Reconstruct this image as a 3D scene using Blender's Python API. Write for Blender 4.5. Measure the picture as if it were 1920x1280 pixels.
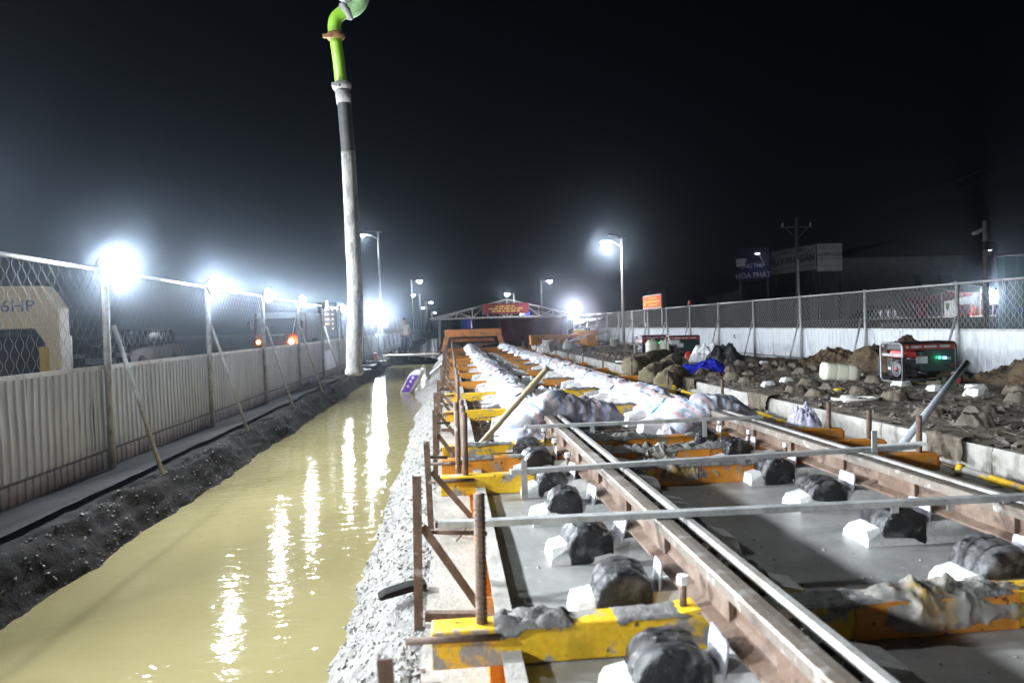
import bpy, bmesh, math, random
import numpy as np
from mathutils import Vector, Matrix, noise

for o in list(bpy.data.objects):
    bpy.data.objects.remove(o)
S = bpy.context.scene
C = S.collection
R = math.radians
random.seed(7)

# ------------------------------------------------------------------ camera
CAMZ = 1.10
FPX = 1280.0
YAW, PITCH, ROLL = R(5.2), R(1.41), 0.030
_d = Vector((math.sin(YAW) * math.cos(PITCH), math.cos(YAW) * math.cos(PITCH), -math.sin(PITCH)))
_r0 = Vector((math.cos(YAW), -math.sin(YAW), 0))
_u0 = _r0.cross(_d)
CR = _r0 * math.cos(ROLL) - _u0 * math.sin(ROLL)
CU = _r0 * math.sin(ROLL) + _u0 * math.cos(ROLL)
cam_d = bpy.data.cameras.new('camera')
cam = bpy.data.objects.new('camera', cam_d)
C.objects.link(cam)
M3 = Matrix((CR, CU, -_d)).transposed()
cam.matrix_world = Matrix.Translation((0, 0, CAMZ)) @ M3.to_4x4()
cam_d.sensor_width = 36
cam_d.lens = 24
cam_d.clip_start = 0.05
cam_d.clip_end = 2000
cam_d.dof.use_dof = True
cam_d.dof.focus_distance = 7.5
cam_d.dof.aperture_fstop = 2.8
S.camera = cam

# ------------------------------------------------------------------ world: night sky
W = bpy.data.worlds.new('World')
S.world = W
W.use_nodes = True
_n = W.node_tree.nodes
_l = W.node_tree.links
_bg = _n['Background']
_sky = _n.new('ShaderNodeTexSky')
_sky.sky_type = 'NISHITA'
_sky.sun_disc = False
_sky.sun_elevation = R(30)
_sky.sun_rotation = R(200)
_l.new(_sky.outputs[0], _bg.inputs[0])
_bg.inputs[1].default_value = 0.00035

# very weak fill light added from above, with no source in view
_s = bpy.data.lights.new('weak_fill', 'SUN')
_s.energy = 0.006
_s.angle = R(0.5)
_s.color = (0.85, 0.92, 1.0)
weak_fill = bpy.data.objects.new('weak_fill', _s)
weak_fill.rotation_euler = (R(60), 0, R(-20))
C.objects.link(weak_fill)

S.view_settings.view_transform = 'Standard'
S.view_settings.look = 'None'
S.view_settings.exposure = 0.15
S.view_settings.gamma = 1
S.view_settings.use_curve_mapping = False
S.render.engine = 'CYCLES'
S.cycles.use_denoising = True
S.cycles.max_bounces = 6
S.cycles.diffuse_bounces = 3
S.cycles.glossy_bounces = 3
S.cycles.transmission_bounces = 4
S.cycles.volume_bounces = 0
S.cycles.transparent_max_bounces = 8
S.cycles.sample_clamp_indirect = 4.0
S.cycles.caustics_reflective = False
S.cycles.caustics_refractive = False
S.cycles.use_light_tree = True

LED = 0.86         # one dial for all the site lamps


# ------------------------------------------------------------------ pixel of the photograph -> real place
def ray(px, py):
    return (_d * FPX + CR * (px - 960) - CU * (py - 640)).normalized()


def at_z(px, py, z):
    r = ray(px, py)
    t = (z - CAMZ) / r.z
    return Vector((r.x * t, r.y * t, z))


def at_y(px, py, Y):
    r = ray(px, py)
    t = Y / r.y
    return Vector((r.x * t, Y, CAMZ + r.z * t))


# ------------------------------------------------------------------ materials
MATS = {}


def pm(name, col, alt=None, scale=8.0, lo=0.4, hi=0.6, rough=0.6, rough2=None, metal=0.0, bump=0.0, bscale=40.0,
       spec=0.5, detail=6.0, spots=None, coat=0.0, stretch=(1, 1, 1), emit=None, trans=0.0, alpha=1.0, fine=0.12, spread=True):
    """procedural material: base colour, a second colour in noise patches, optional third in spots, fine grain, relief"""
    m = bpy.data.materials.new(name)
    m.use_nodes = True
    nt = m.node_tree
    N, L = nt.nodes, nt.links
    b = N['Principled BSDF']
    tc = N.new('ShaderNodeTexCoord')
    oi = N.new('ShaderNodeObjectInfo')
    mul = N.new('ShaderNodeVectorMath'); mul.operation = 'SCALE'
    mul.inputs[0].default_value = (37, 53, 71)
    L.new(oi.outputs['Random'], mul.inputs['Scale'])
    add = N.new('ShaderNodeVectorMath')
    L.new(tc.outputs['Object'], add.inputs[0])
    if spread:
        L.new(mul.outputs[0], add.inputs[1])
    else:
        add.inputs[1].default_value = (0, 0, 0)
    mp = N.new('ShaderNodeMapping')
    mp.inputs['Scale'].default_value = stretch
    L.new(add.outputs[0], mp.inputs[0])
    vec = mp.outputs[0]

    def nz(sc, det, rg=0.6):
        t = N.new('ShaderNodeTexNoise')
        t.inputs['Scale'].default_value = sc
        t.inputs['Detail'].default_value = det
        t.inputs['Roughness'].default_value = rg
        L.new(vec, t.inputs['Vector'])
        return t.outputs['Fac']

    def ramp(src, a, c):
        r = N.new('ShaderNodeMapRange')
        r.inputs['From Min'].default_value = a
        r.inputs['From Max'].default_value = c
        L.new(src, r.inputs['Value'])
        return r.outputs[0]

    def mix(f, A, B):
        x = N.new('ShaderNodeMix'); x.data_type = 'RGBA'
        if hasattr(f, 'links'):
            L.new(f, x.inputs[0])
        else:
            x.inputs[0].default_value = f
        for i, v in ((6, A), (7, B)):
            if hasattr(v, 'links'):
                L.new(v, x.inputs[i])
            else:
                x.inputs[i].default_value = (*v, 1)
        return x.outputs[2]
    out = None
    fac = None
    if alt is not None:
        fac = ramp(nz(scale, detail), lo, hi)
        out = mix(fac, col, alt)
    if spots is not None:
        sc_, lo_, hi_, colr = spots
        f2 = ramp(nz(sc_, 5), lo_, hi_)
        out = mix(f2, out if out is not None else col, colr)
    if fine:
        g = ramp(nz(bscale * 0.7, 3), 0.25, 0.75)
        dark = tuple(c * (1 - fine * 2.2) for c in col)
        x = N.new('ShaderNodeMix'); x.data_type = 'RGBA'; x.blend_type = 'MULTIPLY'
        x.inputs[0].default_value = 1.0
        gm = N.new('ShaderNodeMapRange')
        gm.inputs['To Min'].default_value = 1 - fine * 2
        gm.inputs['To Max'].default_value = 1.0 + fine * 0.3
        L.new(g, gm.inputs['Value'])
        cr = N.new('ShaderNodeCombineColor')
        for i in range(3):
            L.new(gm.outputs[0], cr.inputs[i])
        if out is not None:
            L.new(out, x.inputs[6])
        else:
            x.inputs[6].default_value = (*col, 1)
        L.new(cr.outputs[0], x.inputs[7])
        out = x.outputs[2]
    if out is not None:
        L.new(out, b.inputs['Base Color'])
    else:
        b.inputs['Base Color'].default_value = (*col, 1)
    if rough2 is not None and fac is not None:
        rr = N.new('ShaderNodeMapRange')
        rr.inputs['To Min'].default_value = rough
        rr.inputs['To Max'].default_value = rough2
        L.new(fac, rr.inputs['Value'])
        L.new(rr.outputs[0], b.inputs['Roughness'])
    else:
        b.inputs['Roughness'].default_value = rough
    b.inputs['Metallic'].default_value = metal
    b.inputs['Specular IOR Level'].default_value = spec
    b.inputs['Coat Weight'].default_value = coat
    b.inputs['Transmission Weight'].default_value = trans
    b.inputs['Alpha'].default_value = alpha
    if emit:
        b.inputs['Emission Color'].default_value = (*emit[0], 1)
        b.inputs['Emission Strength'].default_value = emit[1]
    if bump:
        bp = N.new('ShaderNodeBump')
        bp.inputs['Strength'].default_value = bump
        bp.inputs['Distance'].default_value = 0.02
        L.new(nz(bscale, 8, 0.65), bp.inputs['Height'])
        L.new(bp.outputs[0], b.inputs['Normal'])
    MATS[name] = m
    return m


def glow(name, col, strength):
    m = bpy.data.materials.new(name)
    m.use_nodes = True
    b = m.node_tree.nodes['Principled BSDF']
    b.inputs['Base Color'].default_value = (0.8, 0.8, 0.8, 1)
    b.inputs['Emission Color'].default_value = (*col, 1)
    b.inputs['Emission Strength'].default_value = strength
    MATS[name] = m
    return m


CEM = (0.30, 0.29, 0.265)
pm('yellow_paint', (0.82, 0.50, 0.022), CEM, 7, 0.54, 0.60, 0.42, 0.8, bump=0.25, bscale=60, spots=(16, 0.63, 0.68, (0.05, 0.035, 0.02)))
pm('orange_paint', (0.62, 0.24, 0.025), (0.30, 0.24, 0.18), 6, 0.56, 0.64, 0.45, 0.8, bump=0.2, bscale=60, spots=(18, 0.63, 0.68, (0.05, 0.03, 0.02)))
pm('orange_dull', (0.55, 0.19, 0.04), (0.25, 0.13, 0.07), 4, 0.45, 0.62, 0.6, bump=0.15)
pm('rust', (0.105, 0.066, 0.045), (0.20, 0.13, 0.09), 9, 0.4, 0.62, 0.75, bump=0.4, bscale=70, spots=(14, 0.6, 0.66, (0.36, 0.33, 0.29)))
pm('rail_side', (0.125, 0.074, 0.048), (0.19, 0.135, 0.098), 6, 0.42, 0.6, 0.7, bump=0.3, bscale=60, spots=(9, 0.58, 0.66, (0.06, 0.036, 0.026)))
pm('rail_top', (0.27, 0.235, 0.20), (0.18, 0.145, 0.115), 5, 0.4, 0.62, 0.38, 0.6, metal=0.35, bump=0.15, bscale=80, spots=(12, 0.56, 0.62, (0.38, 0.36, 0.33)))
pm('bar_steel', (0.42, 0.41, 0.39), (0.30, 0.27, 0.24), 7, 0.45, 0.65, 0.5, metal=0.3, bump=0.15, bscale=60)
pm('aluminium', (0.52, 0.53, 0.52), (0.36, 0.36, 0.35), 9, 0.45, 0.62, 0.5, metal=0.25, bump=0.12, bscale=60)
pm('galvanised', (0.55, 0.56, 0.56), (0.40, 0.40, 0.40), 12, 0.45, 0.65, 0.45, metal=0.3, bump=0.08, bscale=60)
pm('galvanised_old', (0.42, 0.42, 0.41), (0.28, 0.26, 0.23), 9, 0.45, 0.65, 0.55, metal=0.2, bump=0.1, bscale=60)
pm('fence_sheet_old', (0.49, 0.53, 0.60), (0.41, 0.44, 0.50), 3, 0.4, 0.65, 0.42, 0.6, bump=0.06, bscale=20, stretch=(1, 1, 0.25), spots=(7, 0.62, 0.75, (0.20, 0.175, 0.15)))
pm('fence_sheet_white', (0.80, 0.83, 0.88), (0.74, 0.77, 0.82), 3, 0.4, 0.65, 0.45, bump=0.05, bscale=20, stretch=(1, 1, 0.2), spots=(6, 0.64, 0.8, (0.42, 0.40, 0.38)))
pm('dark_edge', (0.09, 0.09, 0.09), None, rough=0.7)
pm('wire_old', (0.22, 0.22, 0.21), None, rough=0.6, fine=0)
pm('wire', (0.80, 0.80, 0.78), None, rough=0.5, fine=0)
pm('wet_concrete', (0.33, 0.33, 0.315), (0.23, 0.23, 0.218), 1.7, 0.30, 0.70, 0.22, 0.45, bump=0.14, bscale=16, detail=9, spots=(28, 0.63, 0.67, (0.40, 0.40, 0.38)), fine=0.08, spread=False)
pm('cement_crust', (0.24, 0.235, 0.22), (0.15, 0.147, 0.138), 14, 0.4, 0.6, 0.85, bump=0.9, bscale=50)
pm('concrete_pale', (0.46, 0.44, 0.40), (0.32, 0.30, 0.27), 3.5, 0.4, 0.62, 0.8, bump=0.35, bscale=40, spots=(7, 0.60, 0.7, (0.20, 0.18, 0.15)))
pm('concrete_base', (0.36, 0.345, 0.30), (0.25, 0.235, 0.20), 3.5, 0.4, 0.62, 0.75, bump=0.5, bscale=40, spread=False)
pm('block_white', (0.74, 0.74, 0.72), (0.62, 0.61, 0.58), 9, 0.45, 0.65, 0.6, bump=0.2, bscale=60, spots=(12, 0.60, 0.68, (0.38, 0.36, 0.33)))
pm('black_plastic', (0.012, 0.012, 0.014), (0.24, 0.24, 0.245), 8, 0.52, 0.74, 0.30, 0.65, bump=0.6, bscale=30, spots=(26, 0.62, 0.7, (0.30, 0.29, 0.27)))
pm('plate_grey', (0.50, 0.50, 0.54), (0.36, 0.35, 0.37), 9, 0.42, 0.62, 0.6, bump=0.2)
pm('tarp_white', (0.78, 0.79, 0.82), (0.66, 0.68, 0.74), 5, 0.4, 0.6, 0.4, bump=0.5, bscale=12)
pm('plastic_film', (0.30, 0.29, 0.26), (0.36, 0.24, 0.07), 6, 0.5, 0.62, 0.16, 0.35, bump=0.5, bscale=16, coat=0.5, alpha=0.82)
pm('bamboo', (0.50, 0.40, 0.22), (0.60, 0.52, 0.34), 8, 0.4, 0.6, 0.5, bump=0.1, stretch=(3, 3, 0.4))
pm('pipe_blue_grey', (0.38, 0.42, 0.48), (0.44, 0.45, 0.47), 6, 0.4, 0.6, 0.5, bump=0.1)
pm('gravel', (0.29, 0.28, 0.26), (0.185, 0.178, 0.165), 22, 0.4, 0.62, 0.9, bump=1.0, bscale=45, spots=(3, 0.5, 0.75, (0.40, 0.39, 0.36)), spread=False)
pm('pebble', (0.32, 0.31, 0.29), (0.28, 0.265, 0.24), 4, 0.4, 0.6, 0.85, bump=0.3)
pm('pebble_dark', (0.13, 0.12, 0.11), (0.05, 0.045, 0.04), 3, 0.4, 0.6, 0.6, bump=0.3)
pm('mud_dark', (0.015, 0.0135, 0.0125), (0.029, 0.025, 0.022), 7, 0.4, 0.62, 0.9, bump=0.7, bscale=22, spec=0.10, spread=False)
pm('mud_ledge', (0.042, 0.042, 0.045), (0.032, 0.031, 0.031), 4, 0.4, 0.62, 0.85, bump=0.3, bscale=25, spec=0.12, spread=False)
pm('soil', (0.13, 0.095, 0.062), (0.21, 0.14, 0.082), 3.2, 0.4, 0.62, 0.95, bump=1.0, bscale=24, spots=(11, 0.58, 0.66, (0.09, 0.075, 0.06)))
pm('ground_soil', (0.11, 0.095, 0.075), (0.17, 0.14, 0.105), 1.3, 0.4, 0.62, 0.95, bump=0.9, bscale=14, spread=False)
pm('asphalt', (0.045, 0.045, 0.047), (0.06, 0.058, 0.056), 2, 0.4, 0.6, 0.8, bump=0.3, bscale=30, spread=False)
pm('burlap_wet', (0.125, 0.104, 0.082), (0.24, 0.20, 0.15), 3.0, 0.38, 0.66, 0.8, bump=1.0, bscale=30, stretch=(1, 1, 1), spots=(9, 0.58, 0.70, (0.29, 0.265, 0.225)), spread=False)
pm('burlap_brown', (0.135, 0.108, 0.08), (0.205, 0.168, 0.127), 7, 0.4, 0.62, 0.9, bump=0.7, bscale=40, spots=(12, 0.6, 0.7, (0.055, 0.042, 0.03)))
pm('burlap_green', (0.27, 0.235, 0.145), (0.19, 0.155, 0.09), 6, 0.4, 0.62, 0.9, bump=0.6, bscale=34)
pm('blue_tarp', (0.020, 0.025, 0.42), (0.035, 0.05, 0.55), 5, 0.4, 0.6, 0.35, bump=0.5, bscale=9, fine=0.05)
pm('sheet_white', (0.80, 0.82, 0.84), None, rough=0.6, bump=0.4, bscale=10, fine=0.03)
pm('film_black', (0.03, 0.03, 0.03), (0.16, 0.16, 0.155), 5, 0.5, 0.68, 0.3, bump=0.7, bscale=9)
pm('jerry_white', (0.76, 0.76, 0.62), (0.70, 0.69, 0.55), 4, 0.4, 0.6, 0.4, fine=0.03)
pm('pvc_white', (0.78, 0.76, 0.70), None, rough=0.5, fine=0.05)
pm('gen_black', (0.014, 0.015, 0.016), (0.03, 0.03, 0.03), 6, 0.4, 0.6, 0.4, fine=0.05)
pm('gen_green', (0.018, 0.035, 0.030), None, rough=0.35, fine=0.05)
pm('gen_red', (0.60, 0.075, 0.07), None, rough=0.4, fine=0.05)
pm('gen_darkred', (0.23, 0.035, 0.03), None, rough=0.4, fine=0.05)
pm('engine_grey', (0.16, 0.16, 0.155), (0.06, 0.06, 0.06), 14, 0.45, 0.6, 0.45, metal=0.4, bump=0.3)
pm('rubber', (0.02, 0.02, 0.021), None, rough=0.75, bump=0.2)
pm('hose_rubber', (0.055, 0.055, 0.058), (0.075, 0.075, 0.078), 5, 0.4, 0.6, 0.55, bump=0.15)
pm('green_paint', (0.30, 0.62, 0.05), (0.34, 0.64, 0.09), 3, 0.4, 0.6, 0.3, fine=0.04, spots=(20, 0.67, 0.7, (0.05, 0.08, 0.03)))
pm('clamp_rust', (0.33, 0.16, 0.05), (0.18, 0.09, 0.05), 12, 0.45, 0.6, 0.6, bump=0.4)
pm('clamp_grey', (0.30, 0.30, 0.29), (0.42, 0.41, 0.39), 10, 0.45, 0.6, 0.7, bump=0.5)
pm('lamp_housing', (0.30, 0.31, 0.32), None, rough=0.4, metal=0.4)
pm('machine_beige', (0.80, 0.66, 0.42), (0.74, 0.60, 0.37), 3, 0.4, 0.6, 0.45)
pm('machine_yellow', (0.62, 0.42, 0.07), None, rough=0.45)
pm('dark_paint', (0.025, 0.026, 0.028), None, rough=0.3, coat=0.6)
pm('glass_dark', (0.015, 0.016, 0.018), None, rough=0.06, spec=0.7, fine=0)
pm('truck_red', (0.16, 0.035, 0.025), (0.11, 0.03, 0.02), 3, 0.4, 0.6, 0.4)
pm('text_blue', (0.10, 0.12, 0.20), None, rough=0.6, fine=0)
pm('text_red', (0.30, 0.008, 0.008), None, rough=0.6, fine=0)
pm('text_white', (0.75, 0.75, 0.75), None, rough=0.6, fine=0)
pm('text_yellow', (0.75, 0.55, 0.10), None, rough=0.6, fine=0)
pm('text_dark', (0.03, 0.03, 0.035), None, rough=0.7, fine=0)
pm('awning_red', (0.62, 0.05, 0.08), (0.5, 0.04, 0.06), 2, 0.4, 0.6, 0.6)
pm('banner_red', (0.30, 0.045, 0.06), (0.22, 0.04, 0.05), 2, 0.4, 0.6, 0.6, bump=0.3, bscale=4)
pm('tarp_red', (0.22, 0.018, 0.022), (0.15, 0.012, 0.016), 2.5, 0.4, 0.6, 0.7, bump=0.5, bscale=5)
pm('sign_orange', (0.75, 0.13, 0.025), None, rough=0.5, fine=0.04)
pm('sign_white', (0.42, 0.43, 0.43), (0.33, 0.34, 0.34), 1.2, 0.4, 0.6, 0.6)
pm('sign_blue', (0.006, 0.010, 0.05), None, rough=0.5)
pm('shed_green', (0.05, 0.20, 0.16), (0.06, 0.25, 0.20), 1.5, 0.4, 0.6, 0.5, stretch=(1, 1, 0.2))
pm('pole_concrete', (0.27, 0.26, 0.25), (0.20, 0.19, 0.18), 4, 0.4, 0.6, 0.85, bump=0.2)
pm('dark_wall', (0.05, 0.05, 0.048), (0.07, 0.07, 0.066), 0.8, 0.4, 0.6, 0.9)
pm('blue_plastic', (0.03, 0.07, 0.42), None, rough=0.4)
pm('teal_plastic', (0.04, 0.30, 0.30), None, rough=0.4)
pm('yellow_plastic', (0.75, 0.55, 0.04), None, rough=0.4)
pm('lime_cloth', (0.55, 0.60, 0.08), None, rough=0.8)
pm('skin', (0.42, 0.26, 0.18), None, rough=0.6, fine=0)
pm('shirt', (0.55, 0.54, 0.52), (0.42, 0.40, 0.38), 6, 0.4, 0.6, 0.85)
pm('trousers', (0.03, 0.04, 0.09), None, rough=0.85)
pm('hair', (0.01, 0.01, 0.01), None, rough=0.6, fine=0)
pm('wood', (0.33, 0.25, 0.17), (0.24, 0.17, 0.11), 5, 0.4, 0.6, 0.8, bump=0.3, stretch=(0.2, 3, 3))
pm('foliage_dark', (0.035, 0.05, 0.022), (0.06, 0.075, 0.03), 4, 0.4, 0.6, 0.8)
pm('sack_white', (0.72, 0.71, 0.70), (0.60, 0.58, 0.56), 7, 0.45, 0.6, 0.5, bump=0.4, bscale=14)
pm('sack_purple', (0.14, 0.05, 0.42), None, rough=0.5)
glow('led_white', (0.86, 0.93, 1.0), 45)
glow('led_far', (0.90, 0.95, 1.0), 28)
glow('headlight_orange', (1.0, 0.42, 0.08), 30)
glow('led_green', (0.02, 1.0, 0.35), 9)
glow('led_blue', (0.08, 0.25, 1.0), 8)
glow('window_warm', (1.0, 0.62, 0.28), 1.3)
glow('tube_white', (0.92, 0.96, 1.0), 7)
glow('neon_blue', (0.10, 0.20, 1.0), 1.5)
glow('tail_red', (1.0, 0.05, 0.03), 3)


def tarp_stripes():
    """white woven tarpaulin with thin blue and red stripes along its width"""
    m = pm('tarp_striped', (0.56, 0.56, 0.58), (0.46, 0.475, 0.51), 5, 0.4, 0.6, 0.42, bump=0.55, bscale=13, fine=0.05, spread=False)
    nt = m.node_tree; N, L = nt.nodes, nt.links
    b = N['Principled BSDF']
    src = b.inputs['Base Color'].links[0].from_socket
    at = N.new('ShaderNodeAttribute'); at.attribute_name = 'stripe'
    nz = N.new('ShaderNodeTexNoise'); nz.inputs['Scale'].default_value = 3
    wob = N.new('ShaderNodeMath'); wob.operation = 'MULTIPLY_ADD'
    wob.inputs[1].default_value = 0.45
    tc = N.new('ShaderNodeTexCoord'); L.new(tc.outputs['Object'], nz.inputs['Vector'])
    L.new(nz.outputs['Fac'], wob.inputs[0]); L.new(at.outputs['Fac'], wob.inputs[2])
    cur = src
    for ph, col, amt in ((0.10, (0.20, 0.32, 0.75), 0.60), (0.43, (0.70, 0.25, 0.30), 0.50), (0.76, (0.30, 0.40, 0.72), 0.35)):
        f = N.new('ShaderNodeMath'); f.operation = 'ADD'; f.inputs[1].default_value = ph
        L.new(wob.outputs[0], f.inputs[0])
        fr = N.new('ShaderNodeMath'); fr.operation = 'FRACT'; L.new(f.outputs[0], fr.inputs[0])
        lt = N.new('ShaderNodeMath'); lt.operation = 'LESS_THAN'; lt.inputs[1].default_value = 0.11
        L.new(fr.outputs[0], lt.inputs[0])
        am = N.new('ShaderNodeMath'); am.operation = 'MULTIPLY'; am.inputs[1].default_value = amt
        L.new(lt.outputs[0], am.inputs[0])
        x = N.new('ShaderNodeMix'); x.data_type = 'RGBA'
        L.new(am.outputs[0], x.inputs[0]); L.new(cur, x.inputs[6]); x.inputs[7].default_value = (*col, 1)
        cur = x.outputs[2]
    L.new(cur, b.inputs['Base Color'])


tarp_stripes()


def mud_splash(name, z1, col):
    m = MATS[name]; N, L = m.node_tree.nodes, m.node_tree.links
    b = N['Principled BSDF']; src = b.inputs['Base Color'].links[0].from_socket
    g = N.new('ShaderNodeNewGeometry'); sp = N.new('ShaderNodeSeparateXYZ'); L.new(g.outputs['Position'], sp.inputs[0])
    nz = N.new('ShaderNodeTexNoise'); nz.inputs['Scale'].default_value = 5; nz.inputs['Detail'].default_value = 7; nz.inputs['Roughness'].default_value = 0.7
    L.new(g.outputs['Position'], nz.inputs['Vector'])
    k = N.new('ShaderNodeMath'); k.operation = 'MULTIPLY_ADD'; k.inputs[1].default_value = -0.55; L.new(nz.outputs['Fac'], k.inputs[0]); L.new(sp.outputs['Z'], k.inputs[2])
    r = N.new('ShaderNodeMapRange'); r.inputs['From Min'].default_value = z1 - 0.275; r.inputs['From Max'].default_value = -0.40; r.inputs['To Max'].default_value = 0.85
    L.new(k.outputs[0], r.inputs['Value'])
    x = N.new('ShaderNodeMix'); x.data_type = 'RGBA'; L.new(r.outputs[0], x.inputs[0]); L.new(src, x.inputs[6]); x.inputs[7].default_value = (*col, 1)
    L.new(x.outputs[2], b.inputs['Base Color'])


mud_splash('fence_sheet_old', 0.16, (0.13, 0.105, 0.08))
mud_splash('fence_sheet_white', 0.10, (0.24, 0.20, 0.16))


def water_mat():
    m = bpy.data.materials.new('muddy_water'); m.use_nodes = True
    N, L = m.node_tree.nodes, m.node_tree.links
    b = N['Principled BSDF']
    tc = N.new('ShaderNodeTexCoord')
    n1 = N.new('ShaderNodeTexNoise'); n1.inputs['Scale'].default_value = 0.8; n1.inputs['Detail'].default_value = 7; n1.inputs['Distortion'].default_value = 0.8
    L.new(tc.outputs['Object'], n1.inputs['Vector'])
    x = N.new('ShaderNodeMix'); x.data_type = 'RGBA'
    x.inputs[6].default_value = (0.165, 0.142, 0.062, 1); x.inputs[7].default_value = (0.255, 0.223, 0.112, 1)
    L.new(n1.outputs['Fac'], x.inputs[0]); L.new(x.outputs[2], b.inputs['Base Color'])
    b.inputs['Roughness'].default_value = 0.045
    b.inputs['IOR'].default_value = 1.33
    mp = N.new('ShaderNodeMapping'); mp.inputs['Scale'].default_value = (0.45, 1.0, 1)
    L.new(tc.outputs['Object'], mp.inputs[0])
    h = None
    for sc, w in ((2.5, 0.4), (10.0, 0.5), (26.0, 0.22)):
        t = N.new('ShaderNodeTexNoise'); t.inputs['Scale'].default_value = sc
        t.inputs['Detail'].default_value = 2; t.inputs['Distortion'].default_value = 0.4
        L.new(mp.outputs[0], t.inputs['Vector'])
        k = N.new('ShaderNodeMath'); k.operation = 'MULTIPLY_ADD'; k.inputs[1].default_value = w
        L.new(t.outputs['Fac'], k.inputs[0])
        if h is None:
            k.inputs[2].default_value = 0
        else:
            L.new(h, k.inputs[2])
        h = k.outputs[0]
    bp = N.new('ShaderNodeBump'); bp.inputs['Strength'].default_value = 0.46; bp.inputs['Distance'].default_value = 0.022
    L.new(h, bp.inputs['Height']); L.new(bp.outputs[0], b.inputs['Normal'])
    MATS['muddy_water'] = m


water_mat()


# ------------------------------------------------------------------ mesh building
def ridge(x, y, z=0.0):
    return 1 - 2.2 * abs(noise.noise(Vector((x, y, z))))


def fbm(x, y, z=0.0, oct=4):
    return noise.fractal(Vector((x, y, z)), 1.0, 2.0, oct)


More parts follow.
